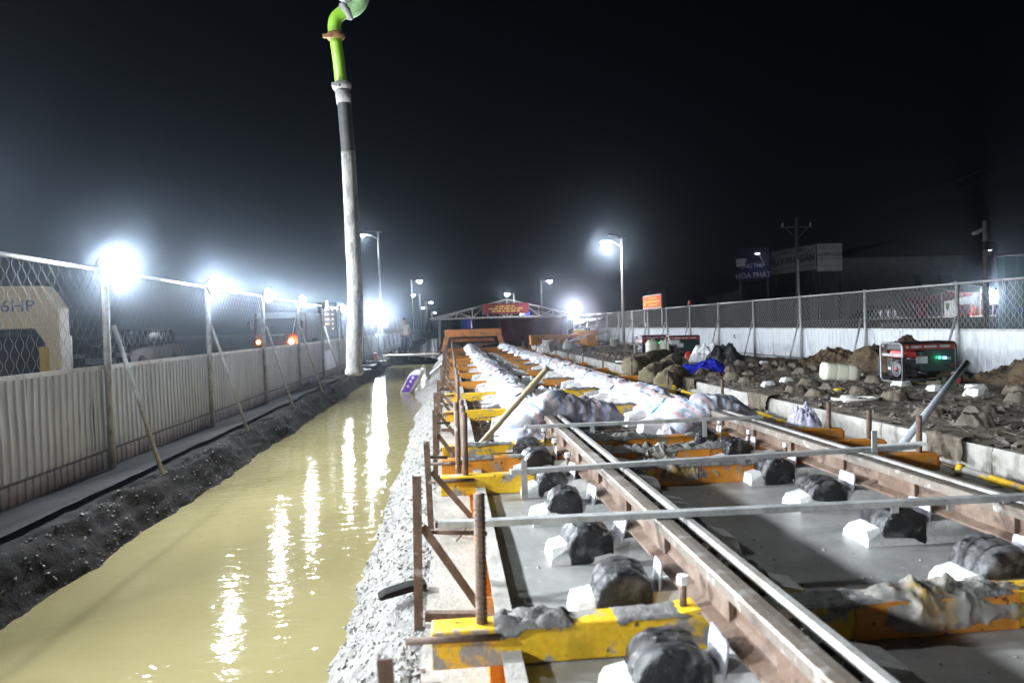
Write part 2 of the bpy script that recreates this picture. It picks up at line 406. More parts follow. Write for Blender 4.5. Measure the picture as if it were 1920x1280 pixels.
class MB:
    def __init__(self):
        self.v = []; self.f = []; self.at = []

    def add(self, vs, fs, m=None):
        n = len(self.v)
        if m is not None:
            vs = [m @ Vector(p) for p in vs]
        self.v += [tuple(p) for p in vs]
        self.f += [tuple(i + n for i in f) for f in fs]
        return self

    def box(self, c, s, rot=None, top=(1, 1), skew=(0, 0)):
        hx, hy, hz = s[0] / 2, s[1] / 2, s[2] / 2
        vs = []
        for z, k, sk in ((-hz, (1, 1), (0, 0)), (hz, top, skew)):
            for x, y in ((-1, -1), (1, -1), (1, 1), (-1, 1)):
                vs.append(Vector((x * hx * k[0] + sk[0], y * hy * k[1] + sk[1], z)))
        fs = [(0, 3, 2, 1), (4, 5, 6, 7), (0, 1, 5, 4), (1, 2, 6, 5), (2, 3, 7, 6), (3, 0, 4, 7)]
        m = Matrix.Translation(c)
        if rot is not None:
            m = m @ rot
        return self.add(vs, fs, m)

    def bar(self, a, b, w, h, up=(0, 0, 1)):
        """box along a-b, w wide (sideways), h tall"""
        a, b = Vector(a), Vector(b)
        d = (b - a)
        L = d.length
        d.normalize()
        u = Vector(up)
        s = d.cross(u)
        if s.length < 1e-4:
            s = d.cross(Vector((0, 1, 0)))
        s.normalize()
        u = s.cross(d)
        vs = []
        for p in (a, b):
            for i, j in ((-1, -1), (1, -1), (1, 1), (-1, 1)):
                vs.append(p + s * (i * w / 2) + u * (j * h / 2))
        fs = [(0, 1, 2, 3), (7, 6, 5, 4), (0, 4, 5, 1), (1, 5, 6, 2), (2, 6, 7, 3), (3, 7, 4, 0)]
        return self.add(vs, fs)

    def tube(self, pts, r, n=8, cap=True, flat=1.0, wob=None):
        pts = [Vector(p) for p in pts]
        k = len(pts)
        rs = r if isinstance(r, (list, tuple)) else [r] * k
        base = len(self.v)
        up = None
        for i, p in enumerate(pts):
            t = (pts[min(i + 1, k - 1)] - pts[max(i - 1, 0)])
            t.normalize()
            if up is None:
                up = Vector((0, 0, 1)) if abs(t.z) < 0.9 else Vector((0, 1, 0))
            s = t.cross(up); s.normalize()
            up = s.cross(t); up.normalize()
            for j in range(n):
                a = 2 * math.pi * j / n
                rr = rs[i] if wob is None else rs[i] * wob(i / max(k - 1, 1), a)
                q = p + s * (math.cos(a) * rr) + up * (math.sin(a) * rr * flat)
                self.v.append(tuple(q))
        for i in range(k - 1):
            for j in range(n):
                a = base + i * n + j; b_ = base + i * n + (j + 1) % n
                self.f.append((a, b_, b_ + n, a + n))
        if cap:
            self.f.append(tuple(base + j for j in reversed(range(n))))
            self.f.append(tuple(base + (k - 1) * n + j for j in range(n)))
        return self

    def prism(self, prof, axis, a, b, off=(0, 0, 0)):
        """closed 2-d profile pulled along an axis from a to b"""
        n = len(prof)
        vs = []
        for t in (a, b):
            for p, q in prof:
                v = {'x': (t, p, q), 'y': (p, t, q), 'z': (p, q, t)}[axis]
                vs.append(Vector(v) + Vector(off))
        fs = [tuple(range(n)), tuple(reversed(range(n, 2 * n)))]
        for i in range(n):
            j = (i + 1) % n
            fs.append((i, i + n, j + n, j))
        return self.add(vs, fs)

    def grid(self, fn, nu, nv, closed_u=False):
        base = len(self.v)
        for j in range(nv + 1):
            for i in range(nu + (0 if closed_u else 1)):
                self.v.append(tuple(fn(i / nu, j / nv)))
        w = nu + (0 if closed_u else 1)
        for j in range(nv):
            for i in range(nu):
                i2 = (i + 1) % w if closed_u else i + 1
                self.f.append((base + j * w + i, base + j * w + i2, base + (j + 1) * w + i2, base + (j + 1) * w + i))
        return self

    def lathe(self, prof, n=16, m=None, cap=True):
        vs = []
        for r, z in prof:
            for j in range(n):
                a = 2 * math.pi * j / n
                vs.append((r * math.cos(a), r * math.sin(a), z))
        fs = []
        for i in range(len(prof) - 1):
            for j in range(n):
                fs.append((i * n + j, i * n + (j + 1) % n, (i + 1) * n + (j + 1) % n, (i + 1) * n + j))
        if cap:
            fs.append(tuple(reversed(range(n))))
            fs.append(tuple((len(prof) - 1) * n + j for j in range(n)))
        return self.add(vs, fs, m)

    def mesh(self, name, mat, smooth=False):
        me = bpy.data.meshes.new(name)
        me.from_pydata(self.v, [], self.f)
        me.update()
        bm_ = bmesh.new(); bm_.from_mesh(me)
        bmesh.ops.recalc_face_normals(bm_, faces=bm_.faces)
        bm_.to_mesh(me); bm_.free()
        me.materials.append(MATS[mat])
        if smooth:
            me.shade_smooth()
            if not isinstance(smooth, bool):
                me.set_sharp_from_angle(angle=R(smooth))
        if self.at:
            a = me.attributes.new('stripe', 'FLOAT', 'POINT')
            a.data.foreach_set('value', self.at)
        return me

    def build(self, name, mat, parent=None, loc=None, rz=0.0, smooth=False, bevel=0.0, kind=None):
        me = self.mesh(name, mat, smooth)
        o = bpy.data.objects.new(name, me)
        C.objects.link(o)
        if parent is not None:
            o.parent = parent
        if loc is not None:
            o.location = loc
        o.rotation_euler = (0, 0, rz)
        if bevel:
            md = o.modifiers.new('bevel', 'BEVEL'); md.width = bevel; md.segments = 2; md.limit_method = 'ANGLE'
        if kind:
            o['kind'] = kind
        return o


def empty(name, loc=(0, 0, 0), rz=0.0):
    o = bpy.data.objects.new(name, None)
    o.empty_display_size = 0.1
    C.objects.link(o)
    o.location = loc
    o.rotation_euler = (0, 0, rz)
    return o


def tag(o, label=None, cat=None, group=None, kind=None):
    if label: o['label'] = label
    if cat: o['category'] = cat
    if group: o['group'] = group
    if kind: o['kind'] = kind
    return o


KIDS = {}


def copy_tree(o, parent=None):
    c = o.copy(); C.objects.link(c)
    if parent is not None:
        c.parent = parent
    for ch in o.children:
        copy_tree(ch, c)
    return c


def reuse(o, parent=None, loc=None, rz=None, scale=None):
    c = o.copy(); C.objects.link(c)
    if parent is not None: c.parent = parent
    if loc is not None: c.location = loc
    if rz is not None: c.rotation_euler = (0, 0, rz)
    if scale is not None: c.scale = scale
    return c


def text(txt, size, mat, parent, loc, rot, name='lettering', ext=0.002, align='CENTER', sx=1.0):
    cu = bpy.data.curves.new(name, 'FONT')
    cu.body = txt
    cu.size = size
    cu.extrude = ext
    cu.align_x = align
    cu.align_y = 'CENTER'
    cu.materials.append(MATS[mat])
    tmp = bpy.data.objects.new(name, cu)
    C.objects.link(tmp)
    me = bpy.data.meshes.new_from_object(tmp.evaluated_get(bpy.context.evaluated_depsgraph_get()))
    bpy.data.objects.remove(tmp)
    o = bpy.data.objects.new(name, me)
    C.objects.link(o)
    o.parent = parent
    o.location = loc
    o.rotation_euler = rot
    o.scale = (sx, 1, 1)
    return o


ORD = ['nearest', 'second', 'third', 'fourth', 'fifth', 'sixth', 'seventh', 'eighth', 'ninth', 'tenth', 'eleventh', 'twelfth',
       'thirteenth', 'fourteenth', 'fifteenth', 'sixteenth', 'seventeenth', 'eighteenth', 'nineteenth', 'twentieth']


def struct(mb, name, mat, smooth=False, loc=None):
    o = mb.build(name, mat, smooth=smooth, loc=loc)
    o['kind'] = 'structure'
    return o


# ================================================================== SETTING
struct(MB().grid(lambda u, v: (-400 + 800 * u, -60 + 900 * v, -0.70), 8, 8), 'ground', 'ground_soil')
# road behind the left fence, yard behind the right fence
struct(MB().grid(lambda u, v: (-3.12 - 90 * u, -30 + 330 * v, -0.16), 4, 8), 'road', 'asphalt')
struct(MB().grid(lambda u, v: (8.6 + 90 * u, -30 + 330 * v, -0.10), 4, 8), 'yard', 'ground_soil')
# lean concrete base that carries the track under construction
struct(MB().box((1.84, 17.0, -0.40), (3.96, 34.0, 0.52)), 'concrete_base', 'concrete_base')


def wet_top(u, v):
    x = 0.195 + 2.85 * u
    y = 0.35 + 5.75 * v
    z = 0.004 * fbm(x * 1.3, y * 1.3) + 0.0015 * fbm(x * 7, y * 7)
    edge = 5.35 + 0.30 * fbm(x * 1.4, 3.0)
    if y > edge:
        z -= min((y - edge) * 0.55, 0.17) - 0.02 * fbm(x * 9, y * 9)
    return (x, y, z)


struct(MB().grid(wet_top, 60, 130), 'wet_concrete', 'wet_concrete', smooth=True)

# muddy water in the ditch
struct(MB().grid(lambda u, v: (-2.9 + 2.65 * u, -3 + 31.6 * v, -0.45), 2, 12), 'water', 'muddy_water')
struct(MB().grid(lambda u, v: (-2.9 + 2.65 * u, 31.3 + 60 * v, -0.45), 2, 12), 'water', 'muddy_water')


def bank_left(u, v):
    y = -3 + 75 * v * v * 0.55 + 75 * v * 0.45
    prof = [(-3.14, -0.10), (-2.86, -0.11), (-2.66, -0.13), (-2.60, -0.17), (-2.52, -0.31), (-2.46, -0.42), (-2.38, -0.52), (-2.2, -0.68)]
    t = u * (len(prof) - 1)
    i = min(int(t), len(prof) - 2)
    k = t - i
    x = prof[i][0] * (1 - k) + prof[i + 1][0] * k
    z = prof[i][1] * (1 - k) + prof[i + 1][1] * k
    rough = 0.006 if u < 0.3 else 0.026
    x += rough * 1.2 * fbm(y * 2.2, u * 4, 1) + 0.05 * fbm(y * 0.6, 0, 4) * (u > 0.25)
    z += rough * (fbm(y * 4.5, u * 9, 5) + 0.5 * fbm(y * 14, u * 25, 8))
    if 11 < y < 22 and u < 0.55:
        z += max(0, 0.16 * fbm(y * 0.9, 0, 11)) * (1 - u / 0.55)
    return (x, y, z)


struct(MB().grid(bank_left, 36, 900), 'left_bank', 'mud_dark', smooth=True)
# smooth trodden ledge at the foot of the fence
struct(MB().grid(lambda u, v: (-3.16 + (0.44 + 0.05 * fbm(v * 30, 2)) * u, -3 + 36 * v, -0.080 + 0.006 * fbm(u * 3, v * 90)), 4, 220), 'ledge', 'mud_ledge', smooth=True)


def bank_right(u, v):
    y = 0.3 + 34 * (0.30 * v + 0.70 * v * v)
    prof = [(-0.125, -0.145), (-0.20, -0.165), (-0.34, -0.235), (-0.50, -0.355), (-0.60, -0.455), (-0.74, -0.58), (-0.9, -0.70)]
    t = u * (len(prof) - 1)
    i = min(int(t), len(prof) - 2)
    k = t - i
    x = prof[i][0] * (1 - k) + prof[i + 1][0] * k
    z = prof[i][1] * (1 - k) + prof[i + 1][1] * k
    x += (0.07 * fbm(y * 0.9, 3.3) + 0.03 * fbm(y * 3.5, 7.1)) * min(u * 2, 1)
    x -= 0.05 * max(0, (y - 3) / 20) * u
    z += 0.016 * fbm(y * 9, u * 7, 2) + 0.012 * fbm(y * 27, u * 20, 6)
    if 14 < y < 18:      # mud tongue the sack stands on
        x -= 0.35 * u * math.sin((y - 14) / 4 * math.pi)
    return (x, y, z)


struct(MB().grid(bank_right, 56, 1100), 'gravel_bank', 'gravel', smooth=True)


def pebbles(n, place, smin, smax, seed):
    rnd = random.Random(seed)
    mb = MB()
    for _ in range(n):
        p = place(rnd)
        s = smin + (smax - smin) * rnd.random() ** 2.5
        m = Matrix.Translation(p) @ Matrix.Rotation(rnd.random() * 6.28, 4, 'Z') @ Matrix.Rotation(rnd.random() * 1.0, 4, 'X')
        k = [(0.7 + 0.6 * rnd.random()) for _ in range(6)]
        vs = [(s * k[0], 0, 0), (0, s * k[1], 0), (-s * k[2], 0, 0), (0, -s * k[3], 0), (0, 0, s * 0.7 * k[4]), (0, 0, -s * 0.6)]
        mb.add(vs, [(0, 1, 4), (1, 2, 4), (2, 3, 4), (3, 0, 4), (1, 0, 5), (2, 1, 5), (3, 2, 5), (0, 3, 5)], m)
    return mb


def on_gravel(r):
    u = 0.02 + 0.66 * r.random()
    v = (r.random() ** 1.5) * 0.75
    p = bank_right(u, v)
    return Vector((p[0], p[1], p[2] + 0.002))


o = pebbles(9000, on_gravel, 0.004, 0.017, 3).build('gravel', 'pebble', smooth=False)
tag(o, 'loose pale gravel crumbs on the ditch edge beside the formwork', 'gravel', kind='stuff')


def on_left(r):
    u = 0.30 + 0.50 * r.random()
    v = 0.02 + (r.random() ** 1.4) * 0.5
    p = bank_left(u, v)
    return Vector(p)


o = pebbles(4200, on_left, 0.004, 0.018, 4).build('gravel', 'pebble_dark')
tag(o, 'scattered stones in the dark mud slope under the left fence', 'gravel', kind='stuff')


# bits of scum drifting on the water
def on_water(r):
    y = 1.2 + 24 * r.random() ** 1.6
    x = (-0.75 - 0.35 * r.random() ** 2) if r.random() < 0.55 else (-2.40 + 1.6 * r.random() ** 2)
    return Vector((x, y, -0.4495))


o = pebbles(150, on_water, 0.004, 0.020, 44)
for i_, q_ in enumerate(o.v):
    o.v[i_] = (q_[0], q_[1], -0.4495 + (q_[2] + 0.4495) * 0.10)
o = o.build('floating_scum', 'burlap_brown')
tag(o, 'small bits of scum and straw drifting on the muddy ditch water', 'scum', kind='stuff')


# soil between the finished slab and the right fence
def right_soil(u, v):
    x = 6.9 + 1.9 * u
    y = 1 + 50 * v
    z = -0.03 + 0.05 * fbm(x * 1.2, y * 1.2, 3) + 0.02 * fbm(x * 6, y * 6, 3)
    return (x, y, z)


struct(MB().grid(right_soil, 30, 420), 'soil_strip', 'ground_soil', smooth=True)
# earth past the end of the works
struct(MB().grid(lambda u, v: (-0.3 + 9.2 * u, 33.9 + 120 * v, -0.13 + 0.02 * fbm(u * 9, v * 60)), 20, 80), 'far_earth', 'ground_soil', smooth=True)


def heap(name, cx, cy, rx, ry, h, label, mat='soil', seed=0, z0=-0.06, cat='soil heap', group=None, lump=1.0):
    def fn(u, v):
        a = 2 * math.pi * u
        r = v
        x = math.cos(a) * r; y = math.sin(a) * r
        k = max(0.0, 1 - r * r) ** 0.9
        n = fbm(x * 1.6 + seed, y * 1.6, seed, 5)
        z = h * k * (1 + 0.45 * n) + 0.06 * lump * fbm(x * 7 + seed, y * 7, 2) * (0.25 + k) * h * 2 + 0.020 * fbm(x * 22, y * 22 + seed) * h * 3
        rr = 1 + 0.18 * fbm(math.cos(a) * 1.3 + seed, math.sin(a) * 1.3, 9)
        return (x * rx * rr, y * ry * rr, z - 0.08 * r ** 6)
    o = MB().grid(fn, 110, 40, closed_u=True).build(name, mat, loc=(cx, cy, z0), smooth=True)
    tag(o, label, cat, group)
    if mat == 'soil':
        def on_heap(r):
            q = fn(r.random(), r.random() ** 0.6)
            return Vector(q)
        pebbles(1400, on_heap, 0.006, 0.028, int(seed)).build('clods', 'soil', o, kind='stuff')
    return o


p = at_z(1605, 700, -0.05)
heap('soil_heap', 7.55, 10.9, 1.10, 0.80, 0.62, 'large brown soil heap against the white fence, left of the near generator', seed=3)
heap('soil_heap', 7.35, 12.5, 0.85, 0.7, 0.48, 'reddish lower soil heap behind the white jerry can lying down', seed=11)
heap('soil_heap', 7.6, 8.1, 0.95, 1.1, 0.50, 'brown soil heap at the right edge of the picture', seed=21)
heap('soil_heap', 7.1, 15.2, 1.5, 1.1, 0.20, 'low dark spread of soil under the chain-link fence', seed=31)
heap('soil_heap', 7.4, 18.6, 1.0, 1.0, 0.26, 'small dark mound of soil behind the black plastic film', seed=41)
heap('soil_heap', 4.8, 36.0, 4.2, 1.6, 0.35, 'long dark earth bank beyond the end of the rails', mat='mud_dark', seed=51, z0=-0.1)
heap('soil_heap', 10.8, 47.0, 3.4, 2.2, 1.35, 'dark earth mound in front of the bright far wall', mat='mud_dark', seed=61, z0=-0.1)
heap('soil_heap', -2.0, 30.2, 1.9, 1.0, 0.35, 'dark muddy dam across the ditch under the plank bridge', mat='mud_dark', seed=71, z0=-0.50)


# ================================================================== FENCES
def sheet_mb(width, h, z0, ribs, amp, axis_sign=1, seed=0):
    """trapezoid-ribbed steel sheet standing in the Y-Z plane"""
    pts = []
    w = width / ribs
    for i in range(ribs):
        y = i * w
        pts += [(0, y), (0, y + w * 0.52), (amp, y + w * 0.62), (amp, y + w * 0.90)]
    pts.append((0, width))
    pts = [(x, min(y, width - 0.011)) for x, y in pts]
    mb = MB()
    rows = [z0 + h * q / 6 for q in range(7)]
    n = len(pts)
    for zi, z in enumerate(rows):
        for x, y in pts:
            mb.v.append((x * axis_sign + 0.007 * fbm(y * 1.7 + seed, z * 2.0, 5 + seed) - 0.014 * max(0, noise.noise(Vector((y * 2.3 + seed * 3.1, z * 2.6, seed)))) ** 2 * axis_sign, y, z))
    for k in range(len(rows) - 1):
        for i in range(n - 1):
            mb.f.append((k * n + i, k * n + i + 1, (k + 1) * n + i + 1, (k + 1) * n + i))
    return mb


def link_mb(width, h, z0, cw=0.062, ch=0.070, r=0.0021):
    """woven wire with hexagonal openings"""
    mb = MB()
    cols = int(round(width / cw))
    cw = width / cols
    rows = int(round(h / ch))
    ch = h / rows

    def seg(a, b):
        mb.tube([a, b], r, n=3, cap=False)
    for c in range(cols + 1):
        for k in range(rows):
            z = z0 + k * ch
            odd = (c + k) % 2
            y0 = (c - (0.28 if odd else -0.28)) * cw
            yt = (c - (-0.28 if odd else 0.28)) * cw
            # short twist then slant to the neighbour column
            seg((0, y0, z), (0, y0, z + ch * 0.34))
            seg((0, y0, z + ch * 0.34), (0, yt, z + ch))
    return mb


def strut_mb(x0, z0, x1, z1, r):
    return MB().tube([(x0, 0, z0), (x1, 0, z1)], r, n=8)


def fence(name, X, side, ys, zb, zw, zt, sheet_w, ribs, amp, smat, pmat, label, r_post, strut_z, strut_dx, skirt, y_end, link_r, wmat='wire'):
    f = empty(name, (X, ys[0], zb))
    tag(f, label, 'fence')
    bay = ys[1] - ys[0]
    post0 = MB().tube([(0, 0, -0.10), (0, 0, zt - zb + 0.03)], r_post, n=10).build('post', pmat, f, smooth=True)
    rail0 = MB().tube([(0, 0, 0), (0, bay, 0)], r_post * 0.62, n=8).build('top_rail', pmat, f, (0, 0, zt - zb - 0.01), smooth=True)
    mid0 = MB().box((0, bay / 2, 0), (0.03, bay, 0.035)).build('mid_rail', pmat, f, (-side * 0.03, 0, zw - zb + 0.005))
    net0 = link_mb(bay, zt - zw - 0.02, 0.01, r=link_r).build('wire_mesh', wmat, f, (-side * 0.02, 0, zw - zb), kind='stuff')
    st0 = strut_mb(0, strut_z - zb, side * strut_dx, -0.06, r_post * 0.66).build('strut', pmat, f, (side * 0.03, 0, 0), smooth=True)
    rnd = random.Random(5)
    for k, y in enumerate(ys):
        dy = y - ys[0]
        lean = rnd.uniform(-0.008, 0.008)
        if k:
            pp = reuse(post0, f, (0, dy, 0)); pp.rotation_euler = (lean, lean * 0.6, 0)
            reuse(st0, f, (side * 0.03, dy + rnd.uniform(-0.02, 0.05), 0)).rotation_euler = (rnd.uniform(-0.06, 0.04), 0, 0)
        if k and k < len(ys) - 1:
            reuse(rail0, f, (0, dy, zt - zb - 0.01))
            reuse(mid0, f, (-side * 0.03, dy, zw - zb + 0.005))
            reuse(net0, f, (-side * 0.02, dy, zw - zb))
    zs = (skirt - zb) if skirt is not None else 0.0
    sh0 = sheet_mb(sheet_w, zw - zb - zs, 0, ribs, amp, side).build('panel', smat, f, (-side * 0.05, 0, zs))
    dents = [sh0.data] + [sheet_mb(sheet_w, zw - zb - zs, 0, ribs, amp, side, q).mesh('panel', smat) for q in (1, 2, 3, 4)]
    if skirt is not None:
        sk0 = sheet_mb(sheet_w, zs + 0.04, 0, ribs, amp * 0.8, side).build('skirt_panel', smat, f, (-side * 0.07, 0, -0.03))
        md = MB().box((0, sheet_w / 2, 0), (0.010, sheet_w, 0.020)).build('sheet_edge', 'dark_edge', f, (-side * 0.060, 0, zs - 0.012))
    n = int((y_end - ys[0]) / sheet_w)
    for k in range(1, n):
        c = reuse(sh0, f, (-side * (0.05 + rnd.uniform(0, 0.006)), k * sheet_w + rnd.uniform(-0.006, 0.006), zs + rnd.uniform(-0.006, 0.006)))
        c.data = rnd.choice(dents)
        c.rotation_euler = (rnd.uniform(-0.005, 0.005), rnd.uniform(-0.010, 0.010), rnd.uniform(-0.013, 0.013))
        if skirt is not None:
            c = reuse(sk0, f, (-side * (0.07 + rnd.uniform(0, 0.008)), k * sheet_w + rnd.uniform(-0.01, 0.01), -0.03))
            c.rotation_euler = (rnd.uniform(-0.010, 0.010), rnd.uniform(-0.03, 0.02), rnd.uniform(-0.012, 0.012))
            reuse(md, f, (-side * 0.060, k * sheet_w, zs - 0.012))
    return f


LX = -3.05
LPOST = [6.4 + 2.6 * k for k in range(-4, 17)]
left_fence = fence('site_fence', LX, 1, LPOST, -0.10, 0.825, 1.70, 0.93, 10, 0.013, 'fence_sheet_old', 'galvanised_old',
                   'grey ribbed sheet-steel fence with wire mesh top beside the flooded ditch', 0.030, 1.20, 0.40, 0.09, 48, 0.0017, 'wire_old')
RX = 8.70
RPOST = [11.0 + 2.62 * k for k in range(-3, 14)]
right_fence = fence('site_fence', RX, -1, RPOST, -0.10, 0.775, 1.585, 1.05, 7, 0.010, 'fence_sheet_white', 'galvanised',
                    'bright white sheet fence with wire mesh top behind the generators', 0.032, 1.02, 0.34, 0.06, 43, 0.0022)
text('m.', 0.26, 'text_dark', right_fence, (-0.075, (18.9 - RPOST[0]) + 1.15, 0.66), (R(90), 0, R(-90)), name='graffiti_mark', sx=0.8)


# ================================================================== LAMPS
def floodlight(loc, aim, power, label, size=0.10, radius=0.035, spot=R(142), group=None, bracket=(0, 0, 0), glowmat='led_white', col=(0.86, 0.93, 1.0)):
    t = empty('floodlight', loc)
    tag(t, label, 'lamp', group)
    a = Vector(aim).normalized()
    q = a.to_track_quat('Z', 'Y').to_matrix().to_4x4()
    MB().lathe([(size * 0.5, -size * 0.75), (size * 0.95, -size * 0.45), (size * 1.02, 0.0)], 14, q).build('housing', 'lamp_housing', t, smooth=True)
    dome = [(size * math.cos(x), size * 0.22 * math.sin(x) + 0.004) for x in [i * math.pi / 2 / 6 for i in range(7)]]
    dome[-1] = (0.002, dome[-1][1])
    MB().lathe(dome, 16, q).build('lens', glowmat, t, smooth=True)
    MB().tube([a * (-size * 0.6), Vector(bracket) if any(bracket) else Vector((0, 0, -size * 1.7))], 0.012, n=6).build('bracket', 'lamp_housing', t)
    ld = bpy.data.lights.new('flood_beam', 'AREA')
    ld.energy = power * LED
    ld.shape = 'DISK'
    ld.size = size * 1.7
    ld.color = col
    lo = bpy.data.objects.new('flood_beam', ld)
    C.objects.link(lo)
    lo.parent = t
    lo.matrix_local = Matrix.Translation(a * (size * 0.22 + 0.010)) @ a.to_track_quat('-Z', 'Y').to_matrix().to_4x4()
    return t


lab = {-4.0: 'behind the camera', }
k = 0
for i, y in enumerate(LPOST):
    if y > 20.5 or y < -4.5:
        continue
    n = int(round((y - 6.4) / 2.6))
    if n < 0:  # unseen lamps, assumed to continue the row and light the foreground
        lb = 'assumed round white LED floodlight on the left fence, out of frame ' + ['', 'just left of view', 'beside the camera', 'behind the camera', 'far behind the camera'][-n]
        aim = (0.82, -0.52, 0.28) if n == -1 else (0.90, -0.42, 0.10)
    else:
        lb = ['largest glaring white floodlight on the left fence', 'second glaring floodlight along the left fence', 'third floodlight along the left fence, left of the truck',
              'fourth floodlight along the left fence, above the truck', 'edge-on floodlight on the left fence, beside the far lit windows',
              'small floodlight on the left fence just left of the pump hose'][n]
        aim = (0.95, -0.28, 0.02)
    pw = {-1: 660, -2: 340, -3: 340, -4: 300, 0: 420, 1: 400, 2: 330, 3: 290, 5: 260}.get(n, 300)
    if n == 4:
        aim = (0.9, 0.42, -0.15); pw = 130
    floodlight((LX + 0.10, y - 0.02, 1.70), aim, pw, lb, size=0.15 if n < 1 else 0.11, group='floodlights on the left fence', bracket=(-0.10, 0.02, -0.06))
fl_ = at_y(703, 591, 31.6)
floodlight((fl_.x, 31.6, fl_.z), (0.60, -0.79, -0.08), 1500, 'strongest floodlight, glaring white right of the pump hose', size=0.32, radius=0.07,
           group='floodlights on the left fence', bracket=(0.25, 0.2, -0.2))


# ------------------------------------------------------------------ solar street lamps
def street_lamp(base, h, arm, label, power=0, panel=True, bulb=0.12, glowmat='led_far', far=False):
    t = empty('street_lamp', base)
    tag(t, label, 'street lamp', 'street lamps along the road')
    n = 6 if far else 10
    s = max(1.0, base[1] / 45)
    MB().tube([(0, 0, -0.1), (0, 0, h * 0.5), (0, 0, h)], [0.075 * s, 0.06 * s, 0.045 * s], n=n).build('pole', 'galvanised', t, smooth=True)
    MB().tube([(0, 0, h - 0.35), (arm * 0.5, 0, h - 0.16), (arm, 0, h - 0.08)], 0.028 * s, n=n).build('arm', 'galvanised', t, smooth=True)
    hd = MB().box((arm * 1.10, 0, h - 0.08), (abs(arm) * 0.42, 0.24, 0.07)).build('lamp_head', 'lamp_housing', t)
    MB().lathe([(bulb, 0), (bulb * 0.9, -bulb * 0.5), (bulb * 0.5, -bulb * 0.85), (0.004, -bulb)], 12, Matrix.Translation((arm * 1.12, 0, h - 0.118))).build('lens', glowmat, hd, smooth=True)
    if panel:
        MB().box((arm * 0.30, 0, h + 0.10), (0.85 * s, 0.5, 0.03), Matrix.Rotation(R(-12 if arm > 0 else 12), 4, 'Y')).build('solar_panel', 'glass_dark', t)
    if power:
        ld = bpy.data.lights.new('street_glow', 'POINT')
        ld.energy = power * LED
        ld.shadow_soft_size = 0.06
        ld.color = (0.90, 0.95, 1.0)
        lo = bpy.data.objects.new('street_glow', ld)
        C.objects.link(lo); lo.parent = t
        lo.location = (arm * 1.12, 0, h - 0.118 - bulb - 0.09)
    return t


def lamp_at(px_pole, py_lamp, px_lamp, Y, zb, label, power, bulb, panel=False):
    top = at_y(px_pole, py_lamp, Y)
    lp = at_y(px_lamp, py_lamp, Y)
    return street_lamp((top.x, Y, zb), top.z - zb + 0.2, (lp.x - top.x) / 1.12, label, power, panel, bulb, far=Y > 50)


lamp_at(1165, 456, 1136, 30.0, 0.0, 'tall lit street lamp standing inside the right fence', 800, 0.24, True)
street_lamp((-5.6, 5.0, -0.16), 5.6, 0.9, 'street lamp added unseen, out of frame at left, to brighten the road machine', 900, True, 0.12)  # unseen lamp, added to brighten the road machine and fill the foreground a little
lamp_at(709, 443, 680, 35.0, -0.16, 'solar street lamp half hidden behind the pump hose', 160, 0.10, True)
lamp_at(771, 528, 787, 70.0, -0.16, 'distant street lamp with its arm to the right, left of the shelter', 200, 0.26)
lamp_at(787, 553, 774, 98.0, -0.16, 'distant street lamp with its arm to the left, left of the shelter', 150, 0.30)
lamp_at(798, 567, 808, 135.0, -0.16, 'far street lamp, third of the line left of the shelter', 0, 0.33)
lamp_at(801, 577, 793, 165.0, -0.16, 'far street lamp, fourth of the line left of the shelter', 0, 0.32)
lamp_at(809, 586, 815, 205.0, -0.16, 'tiny far street lamp, last of the line left of the shelter', 0, 0.34)
lamp_at(1014, 528, 1031, 76.0, -0.1, 'distant lit street lamp right of the shelter roof', 200, 0.26)
lamp_at(964, 551, 951, 104.0, -0.1, 'distant lit street lamp just above the shelter roof peak', 200, 0.40)


# ================================================================== TRACK UNDER CONSTRUCTION
RAIL_L, RAIL_R = 0.87, 2.375
ZR = 0.27          # top of rail
SLEEP = [1.90 + 0.62 * k for k in range(0, 27)]


def make_rail(x, label):
    t = empty('steel_rail', (x, 0.3, 0))
    tag(t, label, 'rail', 'rails of the track being cast')
    L = 31.0
    h = ZR - 0.129
    foot = [(-0.075, 0), (0.075, 0), (0.075, 0.012), (0.022, 0.030), (0.009, 0.045), (0.009, h - 0.05), (0.030, h - 0.04),
            (-0.030, h - 0.04), (-0.009, h - 0.05), (-0.009, 0.045), (-0.022, 0.030), (-0.075, 0.012)]
    MB().prism(foot, 'y', 0, L, (0, 0, 0.129)).build('web', 'rail_side', t)
    hd = [(-0.036, -0.043), (0.036, -0.043), (0.036, -0.010), (0.030, -0.002), (0.0, 0.0), (-0.030, -0.002), (-0.036, -0.010)]
    MB().prism(hd, 'y', 0, L, (0, 0, ZR)).build('head', 'rail_top', t)
    MB().prism([(-0.0165, -0.030), (0.0165, -0.030), (0.0165, -0.004), (0.012, 0), (-0.012, 0), (-0.0165, -0.004)], 'y', 0, L, (0.104, 0, ZR - 0.002)).build('guard_bar', 'bar_steel', t)
    # brackets that hold the guard bar and the rusty web plates, up to where the wrapping hides them
    b0 = None
    w0 = None
    for y in [0.35 + 0.62 * k for k in range(9)]:
        if b0 is None:
            b0 = MB().prism([(0.036, -0.05), (0.088, -0.03), (0.12, -0.032), (0.12, -0.05), (0.05, -0.12), (0.012, -0.12), (0.012, -0.06)], 'y', -0.03, 0.03, (0, 0, ZR)).build('guard_bracket', 'rail_side', t, (0, y, 0))
            w0 = MB().box((-0.022, 0, 0.129 + h * 0.44), (0.022, 0.30, h * 0.60)).build('web_plate', 'rail_side', t, (0, y + 0.31, 0), bevel=0.003)
        else:
            reuse(b0, t, (0, y, 0)); reuse(w0, t, (0, y + 0.31 + random.uniform(-0.02, 0.02), 0))
    return t


